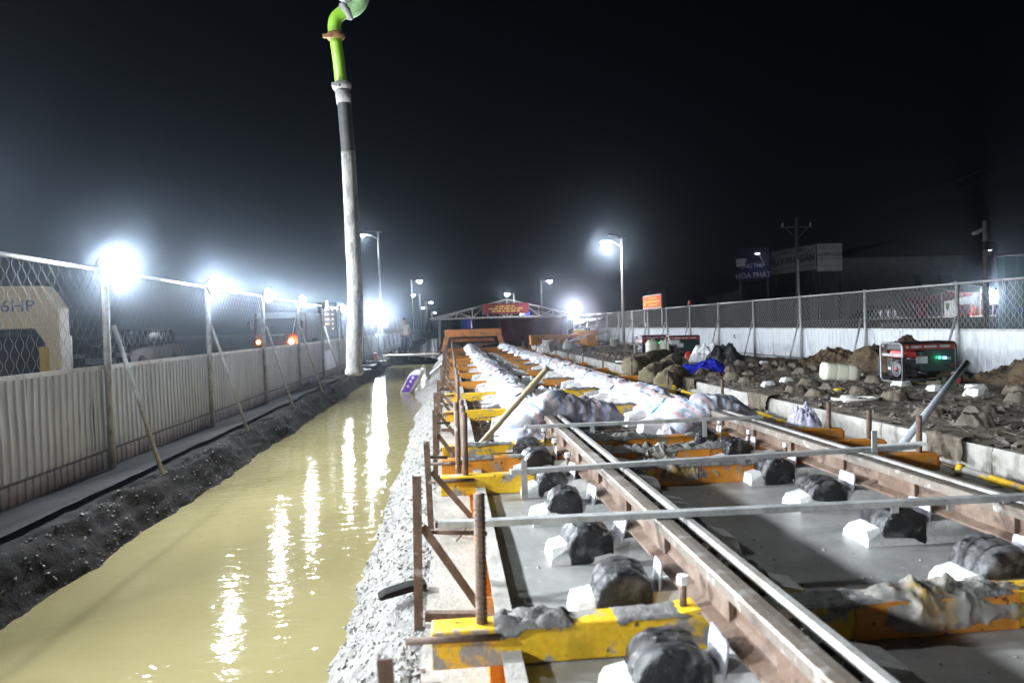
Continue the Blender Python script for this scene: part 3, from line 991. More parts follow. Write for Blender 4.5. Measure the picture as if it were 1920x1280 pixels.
make_rail(RAIL_L, 'rusty left rail with guard bar running from the bottom of the picture')
make_rail(RAIL_R, 'rusty right rail with guard bar, under the three grey battens')


def half_octagon(w, h):
    return [(-w, 0), (-w * 1.03, h * 0.42), (-w * 0.90, h * 0.70), (-w * 0.62, h * 0.90), (-w * 0.20, h * 1.0), (w * 0.40, h * 1.0), (w * 0.78, h * 0.90), (w * 0.98, h * 0.64), (w, 0)]


def wrap_mb(w, h, dy, seed):
    prof = half_octagon(w, h)
    ys = [-dy, -dy * 0.97, -dy * 0.88, -dy * 0.62, -dy * 0.44, -dy * 0.38, -dy * 0.32, 0, dy * 0.32, dy * 0.38, dy * 0.44, dy * 0.62, dy * 0.88, dy * 0.97, dy]
    sc = [0.88, 0.965, 1.0, 1.02, 1.01, 0.955, 1.01, 1.035, 1.01, 0.955, 1.01, 1.02, 1.0, 0.965, 0.88]
    mb = MB()
    pp = []
    for i in range(len(prof) - 1):
        for k in range(4):
            a = k / 4
            pp.append((prof[i][0] * (1 - a) + prof[i + 1][0] * a, prof[i][1] * (1 - a) + prof[i + 1][1] * a))
    pp.append(prof[-1])
    n = len(pp)
    for j, y in enumerate(ys):
        for x, z in pp:
            f = sc[j]
            d = 0.006 * fbm(x * 18 + seed, y * 18, z * 18) + 0.005 * max(0, ridge(x * 22 + seed, y * 30, z * 22)) ** 3
            mb.v.append((x * f + d, y + 0.006 * fbm(x * 16, z * 16, seed), z * (f + 0.01) + d))
    for j in range(len(ys) - 1):
        for i in range(n - 1):
            mb.f.append((j * n + i, j * n + i + 1, (j + 1) * n + i + 1, (j + 1) * n + i))
    mb.f.append(tuple(range(n)))
    mb.f.append(tuple(range((len(ys) - 1) * n, len(ys) * n)))
    return mb


# one sleeper block: a white concrete block, a film-wrapped fastening on either side of the rail and a thin plate
BLK = {}


def block_mb(seed):
    mb = MB()
    n = 7
    for i in range(n + 1):
        x = -0.43 + 0.86 * i / n
        e = 0.03 if i in (0, n) else 0.0
        for (y, z) in ((-0.11, -0.135), (-0.105, 0.03), (-0.075, 0.098 - e), (0.075, 0.098 - e), (0.105, 0.03), (0.11, -0.135)):
            xx = x - (0.045 * (0.10 - z) / 0.23 if i == 0 else (-0.045 * (0.10 - z) / 0.23 if i == n else 0))
            mb.v.append((xx + 0.003 * fbm(x * 9 + seed, y * 9, z * 9), y + 0.002 * fbm(x * 14, seed, z * 9), z))
    for i in range(n):
        for j in range(5):
            a = i * 6 + j
            mb.f.append((a, a + 1, a + 7, a + 6))
        mb.f.append((i * 6 + 5, i * 6, i * 6 + 6, i * 6 + 11))
    mb.f.append((0, 1, 2, 3, 4, 5)); mb.f.append(tuple(n * 6 + j for j in range(6)))
    return mb


def make_block(near, seed):
    t = empty('sleeper_block', (0, 0, 0))
    block_mb(seed).build('concrete_block', 'block_white', t)
    if near:
        w = wrap_mb(0.104, 0.172, 0.105, seed).build('fastener_wrap', 'black_plastic', t, (-0.262, 0, -0.002), smooth=48)
        for dy in (-0.042, 0.042):
            pr = [(x * 1.012, z * 1.012) for x, z in half_octagon(0.104, 0.178)]
            q = MB()
            for s_ in (-0.008, 0.008):
                for x, z in pr:
                    q.v.append((x * 0.97, s_, z * 0.975))
            m_ = len(pr)
            for i in range(m_ - 1):
                q.f.append((i, i + 1, m_ + i + 1, m_ + i))
            q.build('tape_band', 'rubber', w, (0, dy, 0.002))
        wrap_mb(0.080, 0.160, 0.100, seed + 5).build('fastener_wrap', 'black_plastic', t, (0.215, 0, -0.002), smooth=True)
        pl = MB()
        prof = [(-0.075, 0.0), (0.075, 0.0), (0.075, 0.158), (0.066, 0.170), (-0.058, 0.176), (-0.072, 0.166), (-0.075, 0.15)]
        pl.prism([(y, z) for y, z in prof], 'x', -0.0035, 0.0035)
        c = pl.build('shoulder_plate', 'plate_grey', t, (-0.132, -0.005, 0.02))
        c.rotation_euler = (0, R(9), R(random.uniform(-6, 6)))
    return t


protos = [make_block(True, s) for s in (1, 17, 33, 52, 71)]
for p_ in protos:
    for c_ in list(p_.children):
        pass
plain = make_block(False, 3)
cnt = {}
first = {}
for side, x in (('left', RAIL_L), ('right', RAIL_R)):
    k = 0
    for i, y in enumerate(SLEEP):
        near = y < 5.9
        if side == 'left':
            xx = x
            flip = False
        else:
            xx = x
        src = protos[(i * 2 + (side == 'right')) % 5] if near else plain
        t = copy_tree(src)
        t.location = (xx + random.uniform(-0.008, 0.008), y + random.uniform(-0.02, 0.02), 0)
        t.rotation_euler = (0, 0, R(random.uniform(-1.5, 1.5)))
        for ch_ in t.children:
            if ch_.name.startswith('fastener_wrap'):
                ch_.rotation_euler = (R(random.uniform(-3, 3)), R(random.uniform(-3, 3)), R(random.uniform(-7, 7)))
                ch_.scale = (random.uniform(0.92, 1.08), random.uniform(0.9, 1.08), random.uniform(0.9, 1.08))
            elif ch_.name.startswith('shoulder_plate'):
                ch_.rotation_euler = (R(random.uniform(-6, 6)), R(random.uniform(4, 14)), R(random.uniform(-8, 8)))
        if near:
            tag(t, f'{ORD[k]} white sleeper block with black film-wrapped fastening under the {side} rail', 'sleeper', 'sleeper blocks set in the wet concrete')
        else:
            tag(t, f'white sleeper block not yet cast in, {ORD[k - 7]} past the poured concrete under the {side} rail', 'sleeper', 'sleeper blocks not yet cast in')
        k += 1
for p_ in protos + [plain]:
    for c_ in list(p_.children_recursive):
        bpy.data.objects.remove(c_)
    bpy.data.objects.remove(p_)


# grout spattered on the fresh slab
def on_slab(r):
    x = r.uniform(0.24, 2.9); y = r.choice((2.22, 4.46, 5.03)) + r.gauss(0, 0.45)
    if r.random() < 0.4:
        y = r.uniform(1.4, 5.2)
    return Vector((x, min(max(y, 1.3), 5.3), 0.002))


o = pebbles(420, on_slab, 0.003, 0.011, 15).build('grout_spatter', 'wet_concrete')
tag(o, 'crumbs of grout spattered over the fresh grey slab', 'grout', kind='stuff')

# ------------------------------------------------------------------ crossbeams that carry the rails
def crust_mb(L, w, h, seed, dens=0.5, drip=True):
    """wet cement left on top of a beam, with drips over its front"""
    def fn(u, v):
        x = L * u
        n = fbm(x * 3.0 + seed, 1.7, seed, 4)
        a = max(0.0, min(1.0, 0.55 + n * 1.6 + dens - 0.5)) * min(1, u * 12, (1 - u) * 12)
        if v < 0.30:                       # front apron
            k = v / 0.30
            drop = (0.006 + 0.050 * max(0, fbm(x * 9 + seed, 4.0, seed))) * a if drip else 0.008
            y = -w / 2 - 0.004 * a - 0.002
            z = -drop * (1 - k)
            y -= 0.006 * a * math.sin(k * math.pi)
        elif v > 0.85:
            k = (v - 0.85) / 0.15
            y = w / 2 + 0.003; z = -0.02 * k * a
        else:
            k = (v - 0.30) / 0.55
            y = -w / 2 + w * k
            z = (h * (0.25 + 0.75 * abs(fbm(x * 10, y * 14 + seed, seed))) + 0.010 * fbm(x * 40, y * 40, seed)) * a * (0.6 + 0.4 * math.sin(k * math.pi)) + 0.002 - 0.006 * (a < 0.05)
        return (x, y, z)
    return MB().grid(fn, int(L * 70), 16)


def drape_mb(L, w, h, seed):
    """clear film bundled over a beam, creased, its left end drawn out to a point"""
    def fn(u, v):
        a = -0.12 * math.pi + 1.24 * math.pi * v
        env = min(1.0, (u / 0.30) ** 0.8) if u < 0.30 else 1.0 - 0.55 * ((u - 0.30) / 0.70) ** 1.2
        c = fbm(u * 5 + seed, v * 3, seed, 3)
        cr = max(0, ridge(u * 9 + 1.5 * v + seed, v * 3.2, seed)) ** 2 * 0.30 + max(0, ridge(u * 21 + seed, v * 7 + u * 4, seed)) ** 2 * 0.16
        k = env * (0.78 + 0.25 * c + cr)
        return (L * u + 0.02 * fbm(u * 9, v * 9, seed), -math.cos(a) * (w * 0.5 + 0.012) * (0.50 * env + 0.45 * k + 0.06), math.sin(a) * h * k - 0.03)
    return MB().grid(fn, 110, 30)


BEAM_Y = [2.22, 4.46, 5.03, 5.60, 7.9, 9.95, 12.0, 14.3, 16.5, 18.6, 20.7, 23.0, 25.4, 27.8, 30.2]
BX0, BX1 = -0.09, 3.33
BZ0, BZ1 = 0.004, 0.126
for k, y in enumerate(BEAM_Y):
    near = y < 6
    paint = 'yellow_paint' if k in (0, 1, 3, 4, 5) else 'orange_paint'
    t = empty('crossbeam', (BX0, y, 0))
    tag(t, ['nearest yellow steel crossbeam, cement-splashed, at the bottom of the picture', 'second crossbeam, yellow, its left end just under the second batten',
            'orange crossbeam smeared with cement between two yellow ones', 'yellow cement-crusted crossbeam beyond the orange one',
            'clean yellow crossbeam, first one past the poured concrete', 'second clean yellow crossbeam past the poured concrete'][k] if k < 6 else
        f'orange steel crossbeam under the wrapped rails, {ORD[k - 5]} beyond the yellow ones', 'crossbeam', 'crossbeams carrying the rails')
    Lb = BX1 - BX0
    if near:
        # left half, middle box sleeve, right half: painted steel box sections
        MB().box((0.72, 0, (BZ0 + BZ1) / 2), (1.44, 0.105, BZ1 - BZ0)).build('beam', paint, t, bevel=0.006)
        MB().box((1.72, 0.0, (BZ0 + BZ1) / 2 - 0.001), (0.60, 0.118, BZ1 - BZ0 + 0.006)).build('sleeve', 'orange_paint', t, bevel=0.004)
        MB().box((2.72, 0, (BZ0 + BZ1) / 2), (1.40, 0.105, BZ1 - BZ0)).build('beam', 'orange_paint' if k else 'yellow_paint', t, bevel=0.006)
        for x0_, L_, h_, d_ in (((0.20, 0.26, 0.050, 0.9), (0.60, 0.26, 0.030, 0.7)) if k == 0 else ((0.55, 0.36, 0.020, 0.4),) if k == 1 else ((0.12, 0.80, 0.030, 0.5),)):
            crust_mb(L_, 0.105, h_, 3 * k + 1 + x0_, d_).build('cement_crust', 'cement_crust', t, (x0_, 0, BZ1), smooth=True)
        crust_mb(1.15, 0.112, 0.075 if k else 0.03, 3 * k + 2, 0.8).build('cement_crust', 'cement_crust', t, (1.10, 0, BZ1), smooth=True)
        if k in (0, 1, 2):
            drape_mb(0.98 if k == 0 else 0.62, 0.15, 0.10, 5 + k).build('plastic_film', 'plastic_film', t, (1.34 if k == 0 else 1.35, 0, BZ1 - 0.03), smooth=True)
        # rail clamp jaws and bolts
        for xc in (RAIL_L - BX0, RAIL_R - BX0):
            MB().prism([(-0.16, BZ1 - 0.03), (-0.16, BZ1 + 0.004), (-0.085, BZ1 + 0.016), (-0.072, BZ1 + 0.016), (-0.072, BZ1 - 0.03)], 'y', -0.05, 0.05).build('rail_clamp', paint, t, (xc, 0, 0))
            bo = MB().tube([(0, 0, 0), (0, 0, 0.10)], 0.013, n=10).build('clamp_bolt', 'rust', t, (xc - 0.115, 0, BZ1 - 0.01), smooth=True)
            MB().tube([(0, 0, 0.095), (0, 0, 0.125)], 0.021, n=6).build('bolt_cap', 'block_white', bo)
    else:
        MB().box((Lb / 2, 0, (BZ0 + BZ1) / 2), (Lb, 0.105, BZ1 - BZ0)).build('beam', paint, t, bevel=0.006)
        if y < 24:
            drape_mb(0.55, 0.17, 0.11, 9 + k).build('plastic_film', 'sack_white', t, (1.22, 0, BZ1 - 0.03), smooth=True)
            crust_mb(0.5, 0.112, 0.03, 3 * k + 2, 0.8).build('cement_crust', 'cement_crust', t, (1.75, 0, BZ1), smooth=True)
    # end plate, rusty spindles at both ends
    MB().box((Lb + 0.010, 0, (BZ0 + BZ1) / 2), (0.014, 0.09, 0.085)).build('end_plate', 'orange_paint', t)
    for sx, hh in ((0.165, random.uniform(0.36, 0.44)), (Lb - 0.10, random.uniform(0.22, 0.32))):
        sp = MB().tube([(0, 0, -0.13), (0, 0, 0.1), (0.004, 0, hh)], 0.0185, n=12).build('spindle', 'rust', t, (sx, 0.0, BZ1 - 0.002), smooth=True)
        if near:
            rib = MB()
            for q in range(22):
                z = 0.03 + q * (hh - 0.06) / 22
                rib.lathe([(0.0182, -0.004), (0.0205, 0), (0.0182, 0.004)], 10, Matrix.Translation((0.004 * z / hh, 0, z)), cap=False)
            rib.build('thread', 'rust', sp, kind='stuff')
    if k in (1, 2):
        MB().tube([(0, 0, -0.13), (0.0, 0.0, 0.40)], 0.0185, n=12).build('spindle', 'rust', t, (0.12, 0.13, BZ1), smooth=True)


# yellow raking props from the beam ends to the slab wall
for i, (y, dx) in enumerate(((4.46, 0), (7.9, 0), (9.95, 0), (14.3, 0))):
    t = empty('raking_prop', (BX1 + 0.02, y, 0.06))
    tag(t, ['yellow raking prop at the right edge of the picture', 'yellow raking prop in the trench, second from the right edge', 'yellow raking prop in the trench, third from the right edge',
            'yellow raking prop beside the burlap rolls'][i], 'prop', 'raking props in the trench')
    v = Vector((0.40, -1.05 if i else -1.0, -0.17))
    MB().tube([(0, 0, 0), v * 0.16], 0.014, n=8).build('screw', 'rust', t, smooth=True)
    MB().tube([v * 0.14, v], 0.026, n=10).build('tube', 'yellow_paint', t, smooth=True)
    MB().tube([v * 0.14, v * 0.17], 0.037, n=10).build('collar', 'yellow_paint', t, smooth=True)
    MB().tube([v * 0.97, v * 1.0], 0.04, n=10).build('foot', 'yellow_paint', t, smooth=True)

# ------------------------------------------------------------------ steel formwork on the left
fw = empty('formwork', (0.17, 0.4, -0.14))
tag(fw, 'orange steel formwork with braced angle-iron stakes along the left of the pour', 'formwork')
pn0 = None
for k in range(21):
    if pn0 is None:
        pn0 = MB().box((0, 0.745, 0.09), (0.012, 1.485, 0.18)).build('panel', 'orange_paint', fw, (-0.012, 0, 0))
        fl0 = MB().box((0, 0.745, 0.0), (0.062, 1.485, 0.012)).build('top_flange', 'concrete_pale', fw, (-0.004, 0, 0.186))
        fb0 = MB().box((0, 0.745, 0.0), (0.05, 1.485, 0.012)).build('bottom_flange', 'orange_paint', fw, (-0.045, 0, 0.008))
        pr = []
        rb0 = MB().box((0, 0, 0.09), (0.05, 0.010, 0.165)).build('stiffener', 'orange_paint', fw, (-0.045, 0.4, 0))
    else:
        dx = random.uniform(-0.003, 0.003)
        reuse(pn0, fw, (-0.012 + dx, 1.49 * k, 0)); reuse(fl0, fw, (-0.004 + dx, 1.49 * k, 0.186)); reuse(fb0, fw, (-0.045 + dx, 1.49 * k, 0.008))
    for q in (0.0, 0.37, 0.74, 1.11):
        if k * 1.49 + q < 14 and not (k == 0 and q == 0.37):
            reuse(rb0, fw, (-0.045, 1.49 * k + q + 0.03, 0))
# cement spilt on the top flange
crust_mb(6.4, 0.058, 0.03, 77, 0.45, drip=False).build('cement_crust', 'cement_crust', fw, (0.0, 0.3, 0.195), smooth=True)
fw.children[-1].rotation_euler = (0, 0, R(90))
stake_y = [1.55, 2.83, 4.15, 5.45, 6.7, 8.0, 9.3, 10.6, 11.9, 13.2, 14.5, 15.8, 17.1, 18.4, 19.7, 21.0, 22.3, 23.6, 24.9]
stake_h = [0.50, 0.63, 0.55, 0.58, 0.60, 0.62]
for k, y in enumerate(stake_y):
    yy = y - 0.4
    h = stake_h[k % 6]
    st = MB()
    st.box((0, 0, h / 2 - 0.05), (0.036, 0.006, h + 0.1)); st.box((-0.0165, 0.0205, h / 2 - 0.05), (0.005, 0.035, h + 0.1))
    s_ = st.build('stake', 'rust', fw, (-0.325 + random.uniform(-0.012, 0.012), yy, 0))
    s_.rotation_euler = (R(random.uniform(-1.5, 1.5)), R(random.uniform(-1.5, 1.5)), R(random.uniform(-6, 6)))
    MB().bar((0.02, 0.012, h * 0.66), (0.275, 0.012, 0.03), 0.006, 0.034).build('brace', 'rust', s_)
    MB().bar((0.025, 0.020, 0.035), (0.285, 0.020, 0.02), 0.035, 0.035).build('foot_bar', 'rust', s_)
    if k < 10:
        MB().tube([(0.0, 0.03, h * 0.82), (0.12, 0.02 + random.uniform(-0.06, 0.06), h * 0.80)] if k != 1 else [(0.0, 0.03, h * 0.62), (0.29, 0.05, h * 0.575)], 0.010, n=8).build('tie_rod', 'rust', s_, smooth=True)
        MB().tube([(0.15, -0.25, 0.012), (0.30, -0.08, 0.15)], 0.006, n=6).build('tie_wire', 'rust', s_)
for y, z, dx in ((2.22, 0.098, 0.30), (4.46, 0.105, 0.3), (5.03, 0.1, 0.25), (7.9, 0.10, 0.2), (9.95, 0.10, 0.2)):
    MB().tube([(-0.34, y - 0.45, 0.245), (-0.34 + dx, y - 0.465, 0.245)], 0.012, n=8).build('tie_rod', 'rust', fw, smooth=True)


# ------------------------------------------------------------------ reinforcement in the part not yet poured
rb = MB()
for x in [0.28 + 0.16 * i for i in range(18)]:
    rb.tube([(x, 5.2, -0.06 + 0.01 * math.sin(x * 9)), (x, 33, -0.06)], 0.006, n=5)
for y in [5.45 + 0.22 * i for i in range(110)]:
    rb.tube([(0.2, y, -0.048), (3.2, y, -0.048)], 0.006, n=5)
for y in [5.5 + 0.44 * i for i in range(50)]:
    rb.tube([(0.30, y, -0.05), (0.30, y, 0.06), (0.62, y + 0.02, 0.06)], 0.006, n=5)
o = rb.build('rebar_mat', 'rust')
tag(o, 'dark reinforcing bars lying in the unpoured track bed between the formwork', 'rebar', kind='stuff')


# ------------------------------------------------------------------ aluminium battens across the rails
def batten(a, b, label, legs, w=0.045, h=0.026):
    a = Vector(a); b = Vector(b)
    t = empty('batten', a)
    tag(t, label, 'batten', 'grey battens lying across the rails')
    d = b - a
    MB().bar((0, 0, h / 2 + 0.002), d + Vector((0, 0, h / 2 + 0.002)), w, h).build('bar', 'aluminium', t, bevel=0.002)
    for f, up, dn in legs:
        p = d * f
        MB().box((p.x, p.y - w / 2 - 0.004, (up - dn) / 2 + 0.01), (0.034, 0.006, up + dn)).build('leg', 'aluminium', t)
    return t


def rail_pt(px, py, dz=0.0):
    return at_z(px, py, ZR + dz)


a = rail_pt(822, 990); b = rail_pt(1950, 938)
batten((a.x, a.y, ZR), (3.05, b.y, ZR), 'nearest long grey batten lying across both rails', [(0.62, 0.0, 0.03), (0.70, 0.0, 0.03), (0.78, 0, 0.03)])
a = rail_pt(957, 889); b = rail_pt(1715, 841)
batten(a, b, 'middle grey batten across both rails, with upright legs', [(0.03, 0.07, 0.14), (0.885, 0.12, 0.10)])
a = rail_pt(984, 804); b = rail_pt(1430, 785)
batten(a, b, 'farthest and shortest grey batten, next to the tarpaulin bundles', [(0.275, 0.0, 0.10), (0.745, 0.0, 0.13)])

# white off-cut leg lying on the middle batten
o = MB().bar((0, 0, 0), (0.28, -0.06, 0.02), 0.05, 0.02).build('timber_offcut', 'block_white', loc=at_z(1640, 838, ZR + 0.005))
tag(o, 'short white off-cut lying beside the right end of the middle batten', 'off-cut')

# ------------------------------------------------------------------ bamboo pole, grey pipe, little debris
p0 = at_z(900, 834, 0.10)
p1 = at_y(1026, 690, p0.y + 0.55)
v = p1 - p0
bm_pts = [v * (i / 24) for i in range(25)]
o = MB().tube(bm_pts, [0.025 * (1.12 if i % 6 == 0 else 1.0) for i in range(25)], n=12).build('bamboo_pole', 'bamboo', loc=p0, smooth=True)
tag(o, 'pale bamboo pole leaning over the left tarpaulin bundle', 'pole')
p0 = at_z(1688, 838, 0.10)
p1 = at_y(1813, 680, p0.y + 0.75)
o = MB().tube([(0, 0, 0), (p1 - p0) * 0.5 + Vector((0, 0, 0.006)), p1 - p0], 0.027, n=14).build('steel_pipe', 'pipe_blue_grey', loc=p0, smooth=True)
tag(o, 'blue-grey pipe leaning up in front of the near generator', 'pipe')
# wooden float lying on the gravel
o = MB().prism([(-0.155, 0), (-0.165, 0.012), (-0.13, 0.030), (-0.03, 0.050), (0.06, 0.052), (0.06, 0.030)], 'y', -0.040, 0.040).build('float_board', 'mud_dark', loc=Vector((-0.21, 3.22, -0.15)), rz=R(12), bevel=0.004)
tag(o, 'dark curved float lying on the gravel beside the stakes', 'float')
o = MB().bar((0, 0, 0), (0.09, 0.11, 0.03), 0.03, 0.008).build('wood_chip', 'bamboo', loc=(-0.18, 2.05, -0.14))
tag(o, 'splinter of pale wood lying at the foot of a stake', 'wood chip')


# ------------------------------------------------------------------ tarpaulin wrapping over the far rails
def wrap_rail(x, y0, y1, seed, label, w=0.215, h=0.29):
    t = empty('tarpaulin_wrap', (x, y0, 0.0))
    tag(t, label, 'tarpaulin', 'tarpaulin wrapped over the far rails')
    L = y1 - y0
    nv = int(L * 22)
    nu = 40
    mb = MB()

    def fn(u, v):
        y = L * v
        a = math.pi * (-0.10 + 1.20 * u)
        c = fbm(y * 1.1 + seed, u * 2.2, seed, 3)
        f = fbm(y * 4.5 + seed, u * 6, seed + 3, 4)
        tie = 0.82 + 0.18 * abs(math.sin((y + 0.5 + seed) * math.pi / 2.1)) ** 0.5
        k = (1 + 0.16 * c + 0.10 * f) * tie
        ww = w * k * (1.25 - 0.4 * math.sin(a) if math.sin(a) < 0.5 else 1.0)
        zz = h * (0.92 + 0.12 * c + 0.08 * f) * max(math.sin(a), -0.2)
        crease = 0.030 * max(0, ridge(y * 1.3 + seed, u * 4.5 + 0.6 * c, 2)) ** 4 + 0.012 * max(0, ridge(y * 5 + seed + c, u * 9, 5)) ** 3
        return (-math.cos(a) * (ww + crease) + 0.04 * c, y, zz + crease + 0.01)
    mb.grid(fn, nu, nv)
    for j in range(nv + 1):
        for i in range(nu + 1):
            mb.at.append(i / nu * 3.2 + 0.10 * math.sin(j * 0.11))
    mb.build('sheet', 'tarp_striped', t, smooth=True)
    # ropes that tie the sheet down
    for q in range(int(L / 2.1)):
        y = 2.1 * (q + 1) - 0.5 - seed % 2.1
        if y < 0.4 or y > L - 0.3: continue
        pts = []
        for i in range(15):
            u = i / 14
            p = fn(u, y / L)
            pts.append((p[0] * 1.04, p[1] + 0.05 * math.sin(i * 0.9), p[2] + 0.010))
        MB().tube(pts, 0.009, n=6).build('rope', 'rubber' if q % 2 else 'teal_plastic', t, smooth=True)
    return t


wl = wrap_rail(RAIL_L, 6.35, 31.2, 2.0, 'white striped tarpaulin wrapped along the left far rail')
wr = wrap_rail(RAIL_R, 6.2, 31.0, 9.0, 'white striped tarpaulin wrapped along the right far rail', w=0.20, h=0.28)


def bundle(parent, pts, rs, seed, name, pleat=18, mat='tarp_striped', flat=0.8):
    """gathered cloth: a fat tube with deep pleats round it"""
    pts = [Vector(p) for p in pts]
    # resample
    out = []; rr = []
    K = 90
    for i in range(K + 1):
        t = i / K * (len(pts) - 1)
        a = min(int(t), len(pts) - 2); f = t - a
        f2 = f * f * (3 - 2 * f)
        out.append(pts[a].lerp(pts[a + 1], f)); rr.append(rs[a] * (1 - f2) + rs[a + 1] * f2)

    def wob(t, a):
        c = fbm(t * 5 + seed, math.cos(a) * 1.2, math.sin(a) * 1.2, 4)
        return 1 + 0.26 * c + 0.13 * abs(math.sin(t * pleat * 2.0 + 2.4 * math.sin(a) + 3 * c)) ** 0.6 - 0.08 + 0.08 * max(0, ridge(t * 14 + seed, math.cos(a) * 2, math.sin(a) * 2)) ** 2
    mb = MB().tube(out, rr, n=30, flat=flat, wob=wob)
    for i in range(K + 1):
        for j in range(30):
            mb.at.append(i / K * 9.0 + 0.1 * math.sin(j * 6.28 / 30))
    return mb.build(name, mat, parent, smooth=True)


bundle(wl, [(-0.42, 0.15, 0.02), (-0.22, -0.05, 0.14), (0.05, 0.05, 0.27), (0.35, 0.12, 0.24), (0.60, 0.16, 0.20), (0.78, 0.18, 0.13)],
       [0.08, 0.18, 0.22, 0.18, 0.15, 0.05], 4, 'gathered_end')
bundle(wl, [(-0.42, -0.05, 0.02), (-0.25, -0.25, 0.05), (0.0, -0.28, 0.06), (0.15, -0.2, 0.10)], [0.05, 0.14, 0.12, 0.05], 14, 'gathered_end', pleat=9)
bundle(wr, [(-0.40, -0.05, -0.05), (-0.30, -0.08, 0.12), (-0.05, 0.0, 0.24), (0.20, 0.05, 0.25), (0.50, 0.10, 0.16)],
       [0.10, 0.15, 0.17, 0.15, 0.06], 24, 'gathered_end', pleat=10)
bundle(wr, [(-0.45, -0.15, -0.06), (-0.38, -0.18, 0.02), (-0.30, -0.2, 0.06)], [0.10, 0.13, 0.06], 34, 'gathered_end', pleat=6)


# ================================================================== CONCRETE PUMP HOSE
def hose():
    Y = 7.6
    P = lambda x, y, dy=0.0: at_y(x, y, Y + dy)
    base = P(664, 700)
    t = empty('pump_hose', base)
    tag(t, 'hanging concrete pump hose, green pipe above and cement-caked rubber below', 'hose')
    rel = lambda q: q - base

    def run(pts, K):
        """smooth curve through the points"""
        out = []
        n = len(pts)
        for i in range(K + 1):
            s = i / K * (n - 1)
            a = min(int(s), n - 2); f = s - a
            p0 = pts[max(a - 1, 0)]; p1 = pts[a]; p2 = pts[a + 1]; p3 = pts[min(a + 2, n - 1)]
            out.append(0.5 * ((2 * p1) + (p2 - p0) * f + (2 * p0 - 5 * p1 + 4 * p2 - p3) * f * f + (3 * p1 - p0 - 3 * p2 + p3) * f ** 3))
        return out
    low = run([rel(P(x, y)) for x, y in ((665, 704), (664, 660), (666, 560), (661, 440), (657, 360), (653, 285))], 60)
    dirt = lambda s, a: 1 + 0.030 * fbm(s * 26, math.cos(a) * 2, math.sin(a) * 2) + 0.012 * fbm(s * 90, math.cos(a) * 6, math.sin(a) * 6)
    rr = [(0.088 if i > 6 else 0.088 + 0.016 * math.sin(min(i, 6) / 6 * 3.14)) * (1.0 - 0.14 * i / 60) for i in range(61)]
    rr[0] = 0.055; rr[1] = 0.086
    MB().tube(low, rr, n=28, wob=dirt).build('caked_hose', 'hose_caked', t, smooth=True)
    # sleeve edge of dried cement, then clean rubber
    up = run([rel(P(x, y)) for x, y in ((654, 300), (650, 250), (645, 193))], 16)
    MB().tube(up, [0.073] * 17, n=24).build('rubber_hose', 'hose_rubber', t, smooth=True)
    col = [rel(P(x, y)) for x, y in ((645, 195), (642, 168))]
    MB().tube(col, [0.078, 0.082], n=24).build('collar', 'clamp_grey', t, smooth=True)
    c1 = [rel(P(x, y)) for x, y in ((642, 170), (641, 163), (640, 160), (639, 155))]
    MB().tube(c1, [0.084, 0.104, 0.104, 0.080], n=20).build('clamp', 'clamp_grey', t, smooth=True)
    MB().bar(rel(P(636, 160, -0.1)), rel(P(622, 158, -0.1)), 0.03, 0.035).build('clamp_lever', 'clamp_grey', t)
    g = run([rel(P(x, y)) for x, y in ((639.5, 157), (635, 115), (629, 72))], 14)
    MB().tube(g, [0.064] * 15, n=24).build('green_pipe', 'green_paint', t, smooth=True)
    c2 = [rel(P(x, y)) for x, y in ((629.5, 76), (629, 71), (628.5, 66), (628, 62))]
    MB().tube(c2, [0.070, 0.100, 0.100, 0.070], n=20).build('clamp', 'clamp_rust', t, smooth=True)
    MB().bar(rel(P(622, 68, -0.1)), rel(P(605, 68, -0.1)), 0.03, 0.035).build('clamp_lever', 'clamp_rust', t)
    e = run([rel(P(x, y)) for x, y in ((628, 66), (627, 48), (631, 34), (642, 24), (652, 18))], 24)
    MB().tube(e, [0.070] * 25, n=24).build('elbow', 'green_paint', t, smooth=True)
    c3 = [rel(P(x, y)) for x, y in ((644, 26), (647.5, 23), (651, 20.5), (655, 18))]
    MB().tube(c3, [0.076, 0.100, 0.100, 0.076], n=20).build('clamp', 'clamp_grey', t, smooth=True)
    e2 = run([rel(P(x, y)) for x, y in ((650, 21), (663, 18), (676, 4), (680, -16), (672, -40), (650, -60))], 30)
    MB().tube(e2, [0.078] * 31, n=24).build('elbow', 'green_pale', t, smooth=True)
    MB().bar(rel(P(660, 2, 0.05)), rel(P(600, -40, 0.05)), 0.10, 0.12).build('boom_end', 'clamp_grey', t)


pm('hose_caked', (0.29, 0.28, 0.26), (0.15, 0.147, 0.138), 11, 0.45, 0.62, 0.9, bump=1.0, bscale=45, stretch=(1, 1, 0.5), spots=(5, 0.55, 0.66, (0.36, 0.35, 0.325)))
pm('green_pale', (0.36, 0.60, 0.30), (0.30, 0.52, 0.24), 4, 0.4, 0.6, 0.35, spots=(22, 0.62, 0.68, (0.10, 0.14, 0.08)))
hose()

